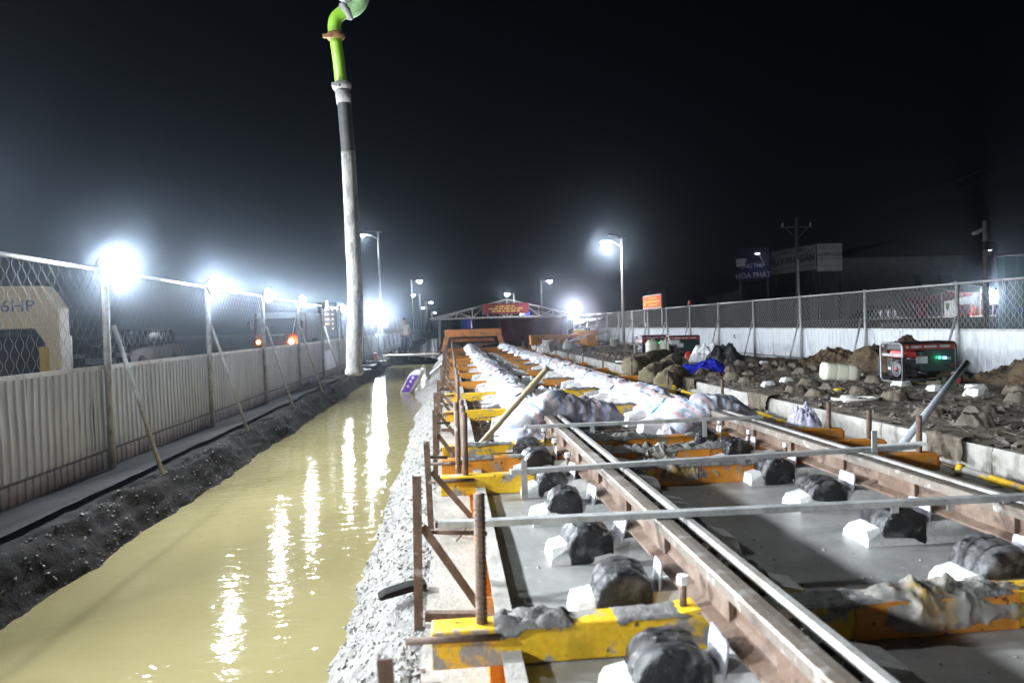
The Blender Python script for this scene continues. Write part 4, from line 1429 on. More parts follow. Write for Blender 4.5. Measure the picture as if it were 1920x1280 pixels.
# ================================================================== FINISHED SLAB ON THE RIGHT
SX0, SX1, SZ = 3.80, 6.95, 0.125
pm('rubble', (0.10, 0.085, 0.068), (0.19, 0.175, 0.155), 2, 0.4, 0.62, 0.9, bump=0.4, spots=(3, 0.62, 0.66, (0.38, 0.37, 0.35)))
slab = empty('finished_slab', (SX0, 2.0, -0.14))
tag(slab, 'finished track slab under dark wet burlap with rows of sleeper blocks', 'slab')
edge0 = None
for k in range(24):
    L = 1.25
    y = k * L
    mb = MB()
    nx = 14

    def wall(u, v):
        zz = (SZ + 0.14) * v
        return (0.006 * fbm(u * 5 + k * 3, v * 4, 2) + 0.012 * (v > 0.93) + (0.004 if (u < 0.02 or u > 0.98) else 0), (L - 0.008) * u, zz)
    mb.grid(wall, nx, 8)
    mb.build('wall_segment', 'concrete_pale', slab, (0, y, 0), smooth=True)
MB().box(((SX1 - SX0) / 2 + 0.02, 15, (SZ + 0.14) / 2 - 0.01), (SX1 - SX0, 30, SZ + 0.13)).build('core', 'concrete_pale', slab)
ROWS = [4.28, 4.80, 5.76, 6.26]
BLY = [3.3 + 0.615 * k for k in range(46)]


def cover(u, v):
    x = SX0 + 0.03 + (SX1 + 0.2 - SX0) * u
    y = 2.0 + 29.5 * v
    z = SZ + 0.012 + 0.022 * abs(fbm(x * 2.6, y * 2.6, 1)) + 0.016 * max(0, ridge(x * 3.2, y * 2.2, 4)) ** 3 + 0.014 * max(0, ridge(x * 9, y * 7, 9)) ** 2 + 0.008 * fbm(x * 22, y * 22, 2)
    # cloth lifts over the covered blocks
    for r in ROWS:
        d = abs(x - r)
        if d < 0.22:
            yy = (y - 3.3) / 0.615
            f = abs(yy - round(yy)) * 0.615
            z += 0.020 * max(0, 1 - (d / 0.2) ** 2) * max(0, 1 - (f / 0.24) ** 2)
    if u > 0.93:
        z -= (u - 0.93) * 2.2
    if u < 0.03:
        z -= 0.012
    return (x - SX0, y - 2.0, z + 0.14)


MB().grid(cover, 84, 620).build('burlap_cover', 'burlap_wet', slab, smooth=True)
# burlap hanging over the edge
for i, (y0, w, dr) in enumerate(((2.35, 1.05, 0.25), (4.72, 0.40, 0.18), (7.85, 0.55, 0.2), (10.3, 0.5, 0.14), (3.55, 0.5, 0.07))):
    def hang(u, v):
        y = y0 + w * u + 0.05 * fbm(u * 4, v * 2, i)
        fold = 0.018 * math.sin(u * 17 + i) + 0.01 * fbm(u * 9, v * 5, i + 2)
        if v < 0.35:
            return (0.16 * (1 - v / 0.35) - 0.03, y - 2.0, SZ + 0.14 + 0.035 + fold * 0.4)
        k = (v - 0.35) / 0.65
        return (-0.035 - fold * (0.3 + k), y - 2.0, SZ + 0.14 + 0.030 - dr * k * (1 + 0.25 * fbm(u * 3 + i, 5)))
    MB().grid(hang, 30, 16).build('burlap_flap', 'burlap_brown', slab, smooth=True)
text('2 8 5 0', 0.12, 'text_dark', slab, (-0.062, 0.80, 0.18), (R(90), 0, R(-90)), name='stencil', sx=0.8)


def lump_mb(white, seed):
    """a block end: bare concrete frustum, or a rounded hump of burlap over it"""
    if white:
        mb = MB()
        r5 = random.Random(seed)
        for z, kx, ky in ((-0.01, 1.0, 1.0), (0.05, 0.86, 0.90), (0.10, 0.66, 0.76), (0.108, 0.58, 0.68)):
            for i in range(12):
                a = 2 * math.pi * (i + 0.5) / 12
                c, s = math.cos(a), math.sin(a)
                q = (abs(c) ** 9 + abs(s) ** 9) ** (-1 / 9)
                mb.v.append((c * q * 0.10 * kx + r5.uniform(-0.004, 0.004) + 0.02 * z * 8, s * q * 0.10 * ky + r5.uniform(-0.004, 0.004), z * r5.uniform(0.92, 1.04)))
        for k in range(3):
            for i in range(12):
                mb.f.append((k * 12 + i, k * 12 + (i + 1) % 12, (k + 1) * 12 + (i + 1) % 12, (k + 1) * 12 + i))
        mb.f.append(tuple(range(36, 48)))
        return mb

    def fn(u, v):
        a = 2 * math.pi * u
        r = v
        c, s = math.cos(a), math.sin(a)
        q = (abs(c) ** 3 + abs(s) ** 3) ** (-1 / 3)
        n = fbm(c * 1.5 * r + seed, s * 1.5 * r, seed)
        h = 0.115 * (1 - max(0, (r - 0.60) / 0.40) ** 1.2) * (1 + 0.25 * n) if r > 0.60 else 0.115 * (1 + 0.25 * n)
        wr = 0.030 * max(0, ridge(c * r * 2.2 + seed, s * r * 2.2, seed)) ** 2 * r
        rr_ = r * (1 + 0.35 * fbm(c * 2 + seed, s * 2, 7) * r)
        return (c * q * rr_ * 0.148, s * q * rr_ * 0.138, h + wr + 0.012 * fbm(c * r * 5, s * r * 5, seed) - 0.02 * r ** 4)
    return MB().grid(fn, 32, 12, closed_u=True)


rnd = random.Random(12)
wproto = [lump_mb(True, s).mesh('sleeper_block', 'block_white') for s in (1, 2, 3)]
bproto = [lump_mb(False, s).mesh('sleeper_block', 'burlap_brown', True) for s in (1, 8, 15, 22, 29, 36)] + [lump_mb(False, s).mesh('sleeper_block', 'burlap_wet', True) for s in (4, 12, 19, 40)]
for r in range(4):
    for k, y in enumerate(BLY):
        x = ROWS[r]
        # bare white ones as in the photograph, near the generator; the rest hidden under cloth
        p_white = 0.36 if (5.6 < y < 10.5) else (0.16 if y < 16 else 0.05)
        white = rnd.random() < p_white
        if rnd.random() < 0.14:
            continue
        me = rnd.choice(wproto) if white else rnd.choice(bproto)
        o = bpy.data.objects.new('sleeper_block', me)
        C.objects.link(o)
        o.parent = slab
        o.location = (x - SX0 + rnd.uniform(-0.03, 0.03), y - 2.0 + rnd.uniform(-0.05, 0.05), SZ + 0.14 + (0.012 if white else 0.008))
        o.rotation_euler = (rnd.uniform(-0.05, 0.05), rnd.uniform(-0.05, 0.05), R(rnd.uniform(-12, 12)) + (math.pi if rnd.random() < 0.5 else 0))
        s = rnd.uniform(0.85, 1.1)
        o.scale = (s, s, s * rnd.uniform(0.8, 1.05))


# strands of torn burlap, clods and chips that litter the cloth
rl = random.Random(91)
mb = MB()
for _ in range(1500):
    x = rl.uniform(SX0 + 0.08, SX1); y = 3.4 + 24 * rl.random() ** 1.6
    z = cover((x - SX0 - 0.03) / (SX1 + 0.2 - SX0), (y - 2.0) / 29.5)[2] - 0.14
    a = rl.uniform(-0.5, 0.5) + (0 if rl.random() < 0.7 else 1.5); L = rl.uniform(0.05, 0.30)
    p0 = Vector((x, y, z + 0.006)); d_ = Vector((math.cos(a), math.sin(a), 0)) * L
    mb.tube([p0, p0 + d_ * 0.5 + Vector((0.02 * rl.uniform(-1, 1), 0.02 * rl.uniform(-1, 1), rl.uniform(0.0, 0.025))), p0 + d_ + Vector((0, 0, rl.uniform(-0.004, 0.02)))], rl.uniform(0.0015, 0.0045), n=4)
o = mb.build('burlap_strands', 'burlap_brown')
tag(o, 'torn burlap strands littering the covered slab', 'litter', kind='stuff')


def on_cover(r):
    x = r.uniform(SX0 + 0.08, SX1 + 0.1); y = 3.4 + 24 * r.random() ** 1.5
    z = cover((x - SX0 - 0.03) / (SX1 + 0.2 - SX0), (y - 2.0) / 29.5)[2] - 0.14
    return Vector((x, y, z))


o = pebbles(6500, on_cover, 0.006, 0.050, 8).build('rubble', 'rubble')
tag(o, 'grey-brown clods and chips scattered over the covered slab', 'rubble', kind='stuff')

# ================================================================== GENERATORS AND CLUTTER ON THE SLAB
def rounded(w, h, r, n=4):
    out = []
    for cx, cz, a0 in ((w / 2 - r, r, -90), (w / 2 - r, h - r, 0), (-w / 2 + r, h - r, 90), (-w / 2 + r, r, 180)):
        for i in range(n + 1):
            a = R(a0 + 90 * i / n)
            out.append((cx + r * math.cos(a), cz + r * math.sin(a)))
    return out


def generator(loc, rz, label, detailed=True, lamp=True, red=True):
    L, Wd, H = 0.70, 0.48, 0.50
    t = empty('generator', loc, rz)
    tag(t, label, 'generator', 'petrol generators on the slab')
    z0 = 0.06
    # tubular end frames (left end faces the camera's left) and long rails
    for s in (-1, 1):
        pts = [(s * L / 2, y, z0 + z) for y, z in rounded(Wd, H, 0.06)]
        MB().tube(pts + [pts[0]], 0.016, n=8, cap=False).build('frame', 'frame_grey' if s < 0 else 'gen_black', t, smooth=True)
    for y in (-Wd / 2, Wd / 2):
        MB().tube([(-L / 2, y, z0 + 0.03), (L / 2, y, z0 + 0.03)], 0.016, n=8).build('base_rail', 'gen_black', t, smooth=True)
    # tank and shroud across the top, with its lip over the long side
    MB().prism([(-Wd / 2 - 0.005, H - 0.09), (Wd / 2 + 0.005, H - 0.09), (Wd / 2, H - 0.02), (Wd / 2 - 0.05, H + 0.012), (-Wd / 2 + 0.05, H + 0.012), (-Wd / 2, H - 0.02)], 'x', -L / 2 + 0.03, L / 2 + 0.012, (0, 0, z0)).build('tank', 'gen_black', t, bevel=0.008)
    MB().prism([(-0.34, H - 0.085), (0.345, H - 0.085), (0.345, H - 0.01), (-0.36, H - 0.01)], 'y', -Wd / 2 - 0.009, -Wd / 2 - 0.004, (0, 0, z0)).build('name_strip', 'gen_darkred', t)
    for xx, ww in ((-0.29, 0.035), (-0.17, 0.14), (0.01, 0.16), (0.20, 0.13)):
        MB().box((xx, -Wd / 2 - 0.011, z0 + H - 0.045), (ww, 0.003, 0.026)).build('print_line', 'plate_grey', t)
    # control panel, right half of the long side; alternator behind it
    MB().prism(rounded(0.44, 0.27, 0.03), 'y', -Wd / 2 + 0.0, -Wd / 2 + 0.16, (0.13, 0, z0 + 0.14)).build('control_panel', 'gen_green', t)
    MB().prism([(-0.075, 0), (0.075, 0), (0.075, 0.09), (-0.075, 0.09)], 'y', -Wd / 2 - 0.006, -Wd / 2 - 0.002, (-0.10, 0, z0 + 0.24)).build('rating_plate', 'plate_grey', t)
    for i in range(2):
        MB().prism([(-0.02, 0), (0.02, 0), (0.02, 0.03), (-0.02, 0.03)], 'y', -Wd / 2 - 0.010, -Wd / 2 - 0.002, (0.24 + 0.05 * i, 0, z0 + 0.19)).build('socket', 'gen_darkred' if i else 'rubber', t)
    if lamp:
        q = Matrix.Translation((0.13, -Wd / 2 - 0.008, z0 + 0.31)) @ Matrix.Rotation(R(90), 4, 'X')
        MB().lathe([(0.017, 0), (0.014, 0.012), (0.002, 0.016)], 12, q).build('green_lamp', 'led_green', t, smooth=True)
        MB().box((0.20, -Wd / 2 - 0.006, z0 + 0.305), (0.045, 0.012, 0.032)).build('display', 'led_blue', t)
        MB().box((0.255, -Wd / 2 - 0.006, z0 + 0.308), (0.05, 0.008, 0.006)).build('print_line', 'text_white', t)
        MB().box((0.255, -Wd / 2 - 0.006, z0 + 0.290), (0.05, 0.008, 0.006)).build('print_line', 'text_white', t)
        gl = bpy.data.lights.new('panel_glow', 'POINT'); gl.energy = 0.35; gl.color = (0.05, 1.0, 0.4); gl.shadow_soft_size = 0.012
        go = bpy.data.objects.new('panel_glow', gl); C.objects.link(go); go.parent = t; go.location = (0.13, -Wd / 2 - 0.045, z0 + 0.31)
    qx = Matrix.Rotation(R(90), 4, 'Y')
    MB().lathe([(0.02, -0.20), (0.13, -0.19), (0.15, -0.1), (0.15, 0.12), (0.12, 0.16)], 20, Matrix.Translation((0.14, 0.05, z0 + 0.20)) @ qx).build('alternator', 'engine_grey', t, smooth=True)
    # engine: block with cooling fins, recoil starter disc, red fuel cover, muffler
    en = MB().box((-0.17, 0.02, z0 + 0.17), (0.20, 0.26, 0.22)).build('engine', 'engine_grey', t, bevel=0.01)
    for i in range(5):
        MB().box((0, 0, 0), (0.17, 0.13, 0.008)).build('cooling_fin', 'engine_grey', en, (-0.22, 0.11, z0 + 0.20 + 0.022 * i))
    rc = MB().lathe([(0.105, -0.03), (0.105, 0.005), (0.085, 0.022), (0.03, 0.03)], 24, Matrix.Translation((-0.315, -0.09, z0 + 0.17)) @ Matrix.Rotation(R(-90), 4, 'Y')).build('recoil_starter', 'gen_black', t, smooth=True)
    for rr_ in (0.095, 0.075, 0.055):
        MB().tube([(0, rr_ * math.cos(a * 0.2618), rr_ * math.sin(a * 0.2618)) for a in range(25)], 0.0035, n=5, cap=False).build('grille_ring', 'plate_grey', rc, (-0.34, -0.09, z0 + 0.17))
    MB().lathe([(0.026, 0.0), (0.02, 0.01)], 12, Matrix.Translation((-0.345, -0.09, z0 + 0.17)) @ Matrix.Rotation(R(-90), 4, 'Y')).build('hub', 'gen_red', rc, smooth=True)
    MB().box((-0.22, 0.14, z0 + 0.14), (0.13, 0.13, 0.17)).build('air_filter', 'gen_black', t, bevel=0.012)
    MB().box((-0.29, 0.145, z0 + 0.16), (0.004, 0.06, 0.035)).build('sticker', 'text_white', t)
    if red:
        MB().box((-0.20, -0.01, z0 + 0.36), (0.22, 0.31, 0.10), None, (0.9, 0.8)).build('fuel_cover', 'gen_red', t, bevel=0.02)
        MB().box((-0.335, 0.0, z0 + 0.345), (0.012, Wd - 0.02, 0.035)).build('cross_strap', 'plate_grey', t)
    MB().tube([(-0.02, 0.02, z0 + 0.03), (-0.06, -0.12, z0 + 0.12), (0.02, -0.16, z0 + 0.10)], 0.02, n=8).build('carburettor', 'engine_grey', t, smooth=True)
    for y in (-Wd / 2 - 0.02, Wd / 2 + 0.02):
        MB().box((-L / 2 - 0.005, y, z0 + 0.16), (0.035, 0.03, 0.34)).build('handle_bar', 'gen_black', t, bevel=0.006)
    for y in (-Wd / 2 - 0.02, Wd / 2 + 0.02):
        w_ = MB().lathe([(0.05, -0.02), (0.085, -0.018), (0.085, 0.018), (0.05, 0.02)], 20, Matrix.Translation((L / 2 - 0.02, y, 0.085)) @ Matrix.Rotation(R(90), 4, 'X')).build('wheel', 'rubber', t, smooth=True)
        MB().lathe([(0.01, -0.022), (0.055, -0.021), (0.055, 0.021), (0.01, 0.022)], 12, Matrix.Translation((L / 2 - 0.02, y, 0.085)) @ Matrix.Rotation(R(90), 4, 'X')).build('rim', 'gen_red', w_)
    for y in (-0.18, 0.18):
        MB().box((-0.26, y, 0.04), (0.05, 0.04, 0.08)).build('foot', 'rubber', t)
    if detailed:
        MB().prism([(0.25, 0.02), (0.33, 0.02), (0.35, 0.12), (0.29, 0.12)], 'y', -Wd / 2 - 0.012, -Wd / 2 - 0.006, (0, 0, z0)).build('hanging_tag', 'text_white', t)
    return t


pm('frame_grey', (0.30, 0.30, 0.31), None, rough=0.4, metal=0.4)
g0 = at_z(1733, 722, SZ + 0.03)
generator((g0.x + 0.02, g0.y + 0.15, SZ + 0.02), R(-3), 'large near black and red generator with a glowing green lamp, right of the soil heap')
g1 = at_z(1232, 670, SZ + 0.03)
generator((g1.x, g1.y + 0.5, SZ + 0.02), R(8), 'far left generator with a red stripe, behind two white jerry cans')
g2 = at_z(1287, 673, SZ + 0.03)
generator((g2.x, g2.y + 0.25, SZ + 0.02), R(-8), 'dark generator with a pale end frame, beside the white sheet', lamp=False, red=False)


def jerry_can(loc, rz, label, lying=False, h=0.42, rx=0.0):
    t = empty('jerry_can', loc, rz)
    tag(t, label, 'jerry can', 'white plastic jerry cans')
    prof = [(0.86, 0.0), (1.0, 0.04), (1.0, 0.30), (0.985, 0.32), (1.0, 0.34), (1.0, 0.62), (0.985, 0.64), (1.0, 0.66), (1.0, 0.84), (0.82, 0.95), (0.55, 1.0)]

    def fn(u, v):
        t_ = v * (len(prof) - 1); i = min(int(t_), len(prof) - 2); f = t_ - i
        k = prof[i][0] * (1 - f) + prof[i + 1][0] * f
        z = prof[i][1] * (1 - f) + prof[i + 1][1] * f
        a = 2 * math.pi * u
        c, s = math.cos(a), math.sin(a)
        q = (abs(c) ** 3.4 + abs(s) ** 3.4) ** (-1 / 3.4)
        return (c * q * k * h * 0.34, s * q * k * h * 0.26, z * h)
    mb = MB().grid(fn, 32, 30, closed_u=True)
    mb.f.append(tuple(reversed(range(32)))); mb.f.append(tuple(range(30 * 32, 31 * 32)))
    b = mb.build('body', 'jerry_white', t, smooth=True)
    n = MB().tube([(-h * 0.18, 0, h * 0.97), (-h * 0.18, 0, h * 1.06)], h * 0.07, n=12).build('cap', 'jerry_white', t, smooth=True)
    hd = MB().tube([(-h * 0.06, 0, h * 0.97), (0, 0, h * 1.07), (h * 0.14, 0, h * 1.07), (h * 0.22, 0, h * 0.95)], h * 0.04, n=8).build('handle', 'jerry_white', t, smooth=True)
    if lying:
        t.rotation_euler = (R(90), 0, rz)
    return t


j = at_z(1232, 671, SZ + 0.03)
jerry_can((j.x - 0.14, j.y - 0.05, SZ + 0.03), R(10), 'upright white jerry can in front of the far generator, left one', h=0.44)
jerry_can((j.x + 0.20, j.y - 0.02, SZ + 0.03), R(-14), 'upright white jerry can in front of the far generator, right one', h=0.42)
j = at_z(1580, 714, SZ + 0.02)
jc = jerry_can((j.x - 0.02, j.y + 0.05, SZ + 0.125), 0, 'big white jerry can lying on its side before the soil heap', h=0.50)
jc.matrix_world = Matrix.Translation((j.x - 0.22, j.y + 0.15, SZ + 0.165)) @ Matrix.Rotation(R(-14), 4, 'Z') @ Matrix.Rotation(R(96), 4, 'Y') @ Matrix.Rotation(R(90), 4, 'Z')


def cloth_heap(name, cx, cy, rx, ry, h, mat, label, seed, cat, rz=0.0, z0=None, crease=1.0, box=False):
    def fn(u, v):
        a = 2 * math.pi * u
        c, s = math.cos(a), math.sin(a)
        rr = 1 + 0.22 * fbm(c * 1.4 + seed, s * 1.4, seed)
        x = c * v * rr; y = s * v * rr
        k = max(0, 1 - v ** (3.5 if box else 2.2))
        n = fbm(x * 1.7 + seed, y * 1.7, seed, 3)
        cr = abs(fbm(x * 2.6 + seed, y * 3.4, seed + 4, 3))
        z = h * k * (0.85 + 0.55 * n) + crease * h * 0.55 * (0.35 - cr) * (0.3 + k) + 0.02
        z += 0.012 * abs(fbm(x * 11, y * 11, seed))
        return (x * rx, y * ry, max(z, 0.004 + 0.01 * abs(fbm(x * 5, y * 5, seed))))
    o = MB().grid(fn, 80, 34, closed_u=True).build(name, mat, loc=(cx, cy, SZ + 0.02 if z0 is None else z0), rz=rz, smooth=True)
    tag(o, label, cat)
    return o


b1 = at_z(1324, 697, SZ + 0.03)
cloth_heap('blue_tarpaulin', b1.x, b1.y, 0.50, 0.42, 0.15, 'blue_tarp', 'crumpled bright blue tarpaulin lying on the slab edge', 6, 'tarpaulin', crease=1.6)
b1 = at_z(1326, 680, SZ + 0.03)
cloth_heap('white_sheet', b1.x, b1.y + 0.1, 0.40, 0.34, 0.34, 'sheet_white', 'bright white sheet heaped beside the dark generator', 13, 'sheet', crease=0.4, box=True)
b1 = at_z(1366, 681, SZ + 0.03)
cloth_heap('black_film', b1.x, b1.y + 0.15, 0.42, 0.36, 0.36, 'film_black', 'heap of black and clear plastic film right of the white sheet', 19, 'plastic film', crease=0.6)


def burlap_roll(a, b, r, label, seed):
    a = Vector(a); b = Vector(b)
    t = empty('burlap_roll', a)
    tag(t, label, 'burlap roll', 'rolls of burlap on the slab edge')
    d = b - a
    pts = [d * (i / 60) + Vector((0, 0, 0.02 * math.sin(i / 3 * 0.5 + seed))) for i in range(61)]

    def wob(s, an):
        return 1 + 0.10 * fbm(s * 3 + seed, math.cos(an), math.sin(an)) + 0.10 * max(0, ridge(s * 5 + seed, math.cos(an) * 3.2, math.sin(an) * 3.2)) ** 2 + 0.06 * fbm(s * 12, math.cos(an) * 3, math.sin(an) * 3 + seed) - 0.10 * (abs(s - 0.35) < 0.03) - 0.08 * (abs(s - 0.7) < 0.03)
    rs_ = [r * (0.62 if i in (0, 60) else (0.90 if i in (1, 59) else 1.0)) for i in range(61)]
    MB().tube(pts, rs_, n=44, wob=wob).build('roll', 'burlap_green', t, smooth=True)
    dn = d.normalized()
    for s in (0.35, 0.7):
        c = d * s
        side = dn.cross(Vector((0, 0, 1))).normalized(); upv = side.cross(dn)
        MB().tube([c + side * (math.cos(i * 0.349) * r * 1.0) + upv * (math.sin(i * 0.349) * r * 1.0 + 0.015) for i in range(19)], 0.008, n=5, cap=False).build('tie', 'rust', t)
    return t


def P2(px, py, z):
    return at_z(px, py, z)


for k_, (A_, B_, r_, lb) in enumerate((((3.42, 12.9, 0.21), (4.62, 14.3, 0.33), 0.175, 'olive burlap roll lying on top of the pile at the slab edge'),
                              ((3.40, 11.7, 0.09), (4.32, 12.8, 0.27), 0.165, 'olive burlap roll at the bottom of the pile, middle one'),
                              ((3.40, 10.75, 0.06), (3.86, 11.2, 0.20), 0.175, 'short thick burlap roll nearest the camera in the pile'))):
    burlap_roll(A_, B_, r_, lb, 2 + 3 * k_)


def pipe_coil(name, c, r, n, mat, label, cat, rr=0.012, seed=1, squash=0.7):
    t = empty(name, c)
    tag(t, label, cat)
    pts = []
    for i in range(n * 18):
        a = i * math.pi / 9
        k = r * (1 + 0.10 * math.sin(i * 0.37 + seed) + 0.02 * i / 18)
        pts.append((math.cos(a) * k, math.sin(a) * k * squash, 0.012 + 0.02 * abs(math.sin(i * 0.21 + seed)) + 0.004 * i / 18))
    MB().tube(pts, rr, n=8).build('loop', mat, t, smooth=True)
    return t


c = at_z(1600, 752, SZ + 0.03)
pipe_coil('hose_coil', (c.x, c.y, SZ + 0.03), 0.24, 2, 'pvc_white', 'cream hose coiled flat on the burlap left of the near pipe', 'hose', seed=2)
c = at_z(1185, 681, SZ + 0.03)
pipe_coil('hose_coil', (c.x - 0.12, c.y, SZ + 0.05), 0.22, 2, 'pvc_white', 'tangled white hose behind the burlap rolls', 'hose', rr=0.014, seed=5)
pts = [at_y(x, y, 14.2) for x, y in ((1176, 676), (1200, 668), (1205, 676), (1198, 666), (1213, 678))]
o = MB().tube([p - pts[0] for p in pts], 0.014, n=8).build('loose_hose', 'pvc_white', loc=pts[0], smooth=True)
tag(o, 'loose white hose end sticking up from the tangle', 'hose')

# small litter near the trench
pm('bag_lilac', (0.55, 0.55, 0.66), (0.40, 0.38, 0.50), 8, 0.4, 0.6, 0.3, bump=0.6, bscale=20)
cloth_heap('plastic_bag', 3.55, 6.6, 0.18, 0.16, 0.17, 'bag_lilac', 'crumpled pale lilac plastic bag behind a spindle in the trench', 3, 'bag', z0=-0.03, crease=1.4)
y_ = at_z(1572, 734, SZ + 0.03)
o = MB().tube([(-0.05, 0, 0), (0.03, 0, 0.005), (0.06, 0, 0.006)], [0.022, 0.022, 0.010], n=10).build('drinks_bottle', 'yellow_plastic', loc=(y_.x, y_.y, SZ + 0.05), smooth=True)
tag(o, 'small yellow bottle lying beside a white sleeper block', 'bottle')
cloth_heap('red_rag', at_z(1275, 705, SZ).x, at_z(1275, 705, SZ).y + 0.2, 0.13, 0.16, 0.10, 'gen_red', 'red rag lying left of the blue tarpaulin', 8, 'rag')
c_ = at_z(1282, 668, SZ)
o = MB().lathe([(0.05, -0.02), (0.11, -0.02), (0.11, 0.02), (0.05, 0.02)], 18, Matrix.Rotation(R(70), 4, 'X')).build('cable_reel', 'gen_red', loc=(g2.x - 0.02, g2.y - 0.25, SZ + 0.12), smooth=True)
tag(o, 'small red cable reel in front of the dark generator', 'reel')


# ================================================================== BEHIND THE LEFT FENCE
def machine():
    Y = 12.0
    P = lambda x, y: at_y(x, y, Y)
    br = P(114, 690)
    t = empty('road_machine', (br.x - 1.6, Y, -0.16))
    tag(t, 'pale yellow road machine with a chamfered hood, seen through the fence at far left', 'machine')
    ox, oz = t.location.x, t.location.z
    R_ = br.x - ox
    top = P(60, 536).z - oz
    ch = P(114, 577).z - oz
    chx = P(78, 541).x - ox
    und = P(40, 617).z - oz
    legx = P(84, 650).x - ox
    und2 = P(85, 642).z - oz
    prof = [(R_, 0.35), (R_, ch), (R_ - 0.12, ch + (top - ch) * 0.55), (chx, top), (-chx, top + 0.03), (-R_ + 0.12, ch + (top - ch) * 0.55), (-R_, ch), (-R_, 0.35),
            (-legx, 0.35), (-legx, und2), (-legx + 0.10, und), (legx - 0.16, und), (legx - 0.04, und2 + 0.06), (legx, und2), (legx, 0.35)]
    MB().prism(prof, 'y', 0.0, 0.33).build('hood', 'machine_beige', t, bevel=0.02)
    MB().box((0, 0.60, 0.75), (2 * legx - 0.02, 0.5, 1.1)).build('radiator', 'dark_paint', t)
    MB().box(((legx + R_) / 2 - 0.12, -0.02, 0.75), (0.14, 0.03, 0.75)).build('side_strip', 'machine_yellow', t)
    MB().box((0, 0.65, 0.30), (2 * R_ - 0.2, 1.2, 0.25)).build('chassis', 'dark_paint', t)
    lt = (und + top) / 2 + 0.02
    text('146HP', 0.27, 'text_blue', t, (P(25, 585).x - ox - 0.08, -0.012, lt), (R(90), 0, 0), sx=1.15)
    for x in (-1.2, 1.2):
        w = MB().lathe([(0.20, -0.14), (0.34, -0.12), (0.34, 0.12), (0.20, 0.14)], 24, Matrix.Translation((x, 0.5, 0.34)) @ Matrix.Rotation(R(90), 4, 'Y')).build('wheel', 'rubber', t, smooth=True)
        MB().lathe([(0.03, -0.13), (0.19, -0.12), (0.19, 0.12), (0.03, 0.13)], 16, Matrix.Translation((x, 0.5, 0.34)) @ Matrix.Rotation(R(90), 4, 'Y')).build('rim', 'machine_yellow', w)


machine()


def truck():
    t = empty('truck', (-9.35, 38.0, -0.16))
    tag(t, 'dark red truck driving towards us with one glaring orange headlight, behind the left fence', 'truck')
    Wd, H = 2.35, 2.35
    cab = [(-1.9, 0.45), (0.0, 0.45), (0.02, 1.15), (-0.20, 2.02), (-0.34, 2.30), (-1.9, 2.32)]
    MB().prism([(-y, z) for y, z in cab], 'x', -Wd / 2, Wd / 2).build('cab', 'truck_red', t, bevel=0.05)
    ws = MB().prism([(-0.035, 1.18), (0.155, 1.95), (0.19, 1.95), (0.0, 1.18)], 'x', -1.02, 1.02).build('windscreen', 'glass_dark', t)
    MB().prism([(0.13, 1.98), (0.27, 2.30), (0.32, 2.30), (0.19, 1.98)], 'x', -1.05, 1.05).build('sun_visor', 'sheet_white', t)
    MB().box((0, -0.06, 0.42), (Wd - 0.02, 0.16, 0.30)).build('bumper', 'dark_paint', t, bevel=0.03)
    MB().box((0, -0.025, 0.88), (1.3, 0.04, 0.28)).build('grille', 'dark_paint', t)
    MB().box((0.1, -0.05, 1.08), (0.7, 0.02, 0.07)).build('badge', 'plate_grey', t)
    for x, s in ((-0.93, 0.105), (0.80, 0.15)):
        hl = MB().lathe([(s, 0), (s * 0.92, 0.05), (s * 0.5, 0.08), (0.004, 0.09)], 18, Matrix.Translation((x, -0.10, 0.72)) @ Matrix.Rotation(R(90), 4, 'X')).build('headlight', 'headlight_orange', t, smooth=True)
    ld = bpy.data.lights.new('headlight_beam', 'SPOT'); ld.energy = 420 * LED; ld.color = (1.0, 0.5, 0.15); ld.spot_size = R(120); ld.spot_blend = 1; ld.shadow_soft_size = 0.06
    lo = bpy.data.objects.new('headlight_beam', ld); C.objects.link(lo); lo.parent = t
    lo.location = (0.80, -0.30, 0.72); lo.rotation_euler = (R(88), 0, R(-6))
    for x in (-1.22, 1.22):
        a = MB().tube([(x, 0.1, 1.95), (x * 1.10, -0.12, 1.98), (x * 1.13, -0.14, 1.4)], 0.025, n=6).build('mirror_arm', 'dark_paint', t)
        MB().box((x * 1.13, -0.14, 1.62), (0.16, 0.05, 0.42)).build('mirror', 'dark_paint', a)
    MB().box((0, 4.4, 1.55), (Wd + 0.05, 4.8, 1.5)).build('cargo_body', 'truck_red', t, bevel=0.03)
    for i in range(7):
        MB().box((Wd / 2 + 0.04, 2.3 + 0.7 * i, 1.55), (0.04, 0.06, 1.45)).build('side_post', 'galvanised_old', t)
    MB().bar((0.9, -0.12, 1.15), (1.02, 0.10, 1.95), 0.03, 0.03).build('grab_bar', 'sheet_white', t)
    for x in (-0.98, 0.98):
        for y in (0.9, 5.6):
            MB().lathe([(0.25, -0.14), (0.46, -0.12), (0.46, 0.12), (0.25, 0.14)], 20, Matrix.Translation((x, y, 0.46)) @ Matrix.Rotation(R(90), 4, 'Y')).build('wheel', 'rubber', t, smooth=True)
    for x in (-1.05, -0.5, 0.5, 1.05):
        MB().box((x, 0.02, 2.34), (0.10, 0.05, 0.05)).build('marker_lamp', 'plate_grey', t)


truck()


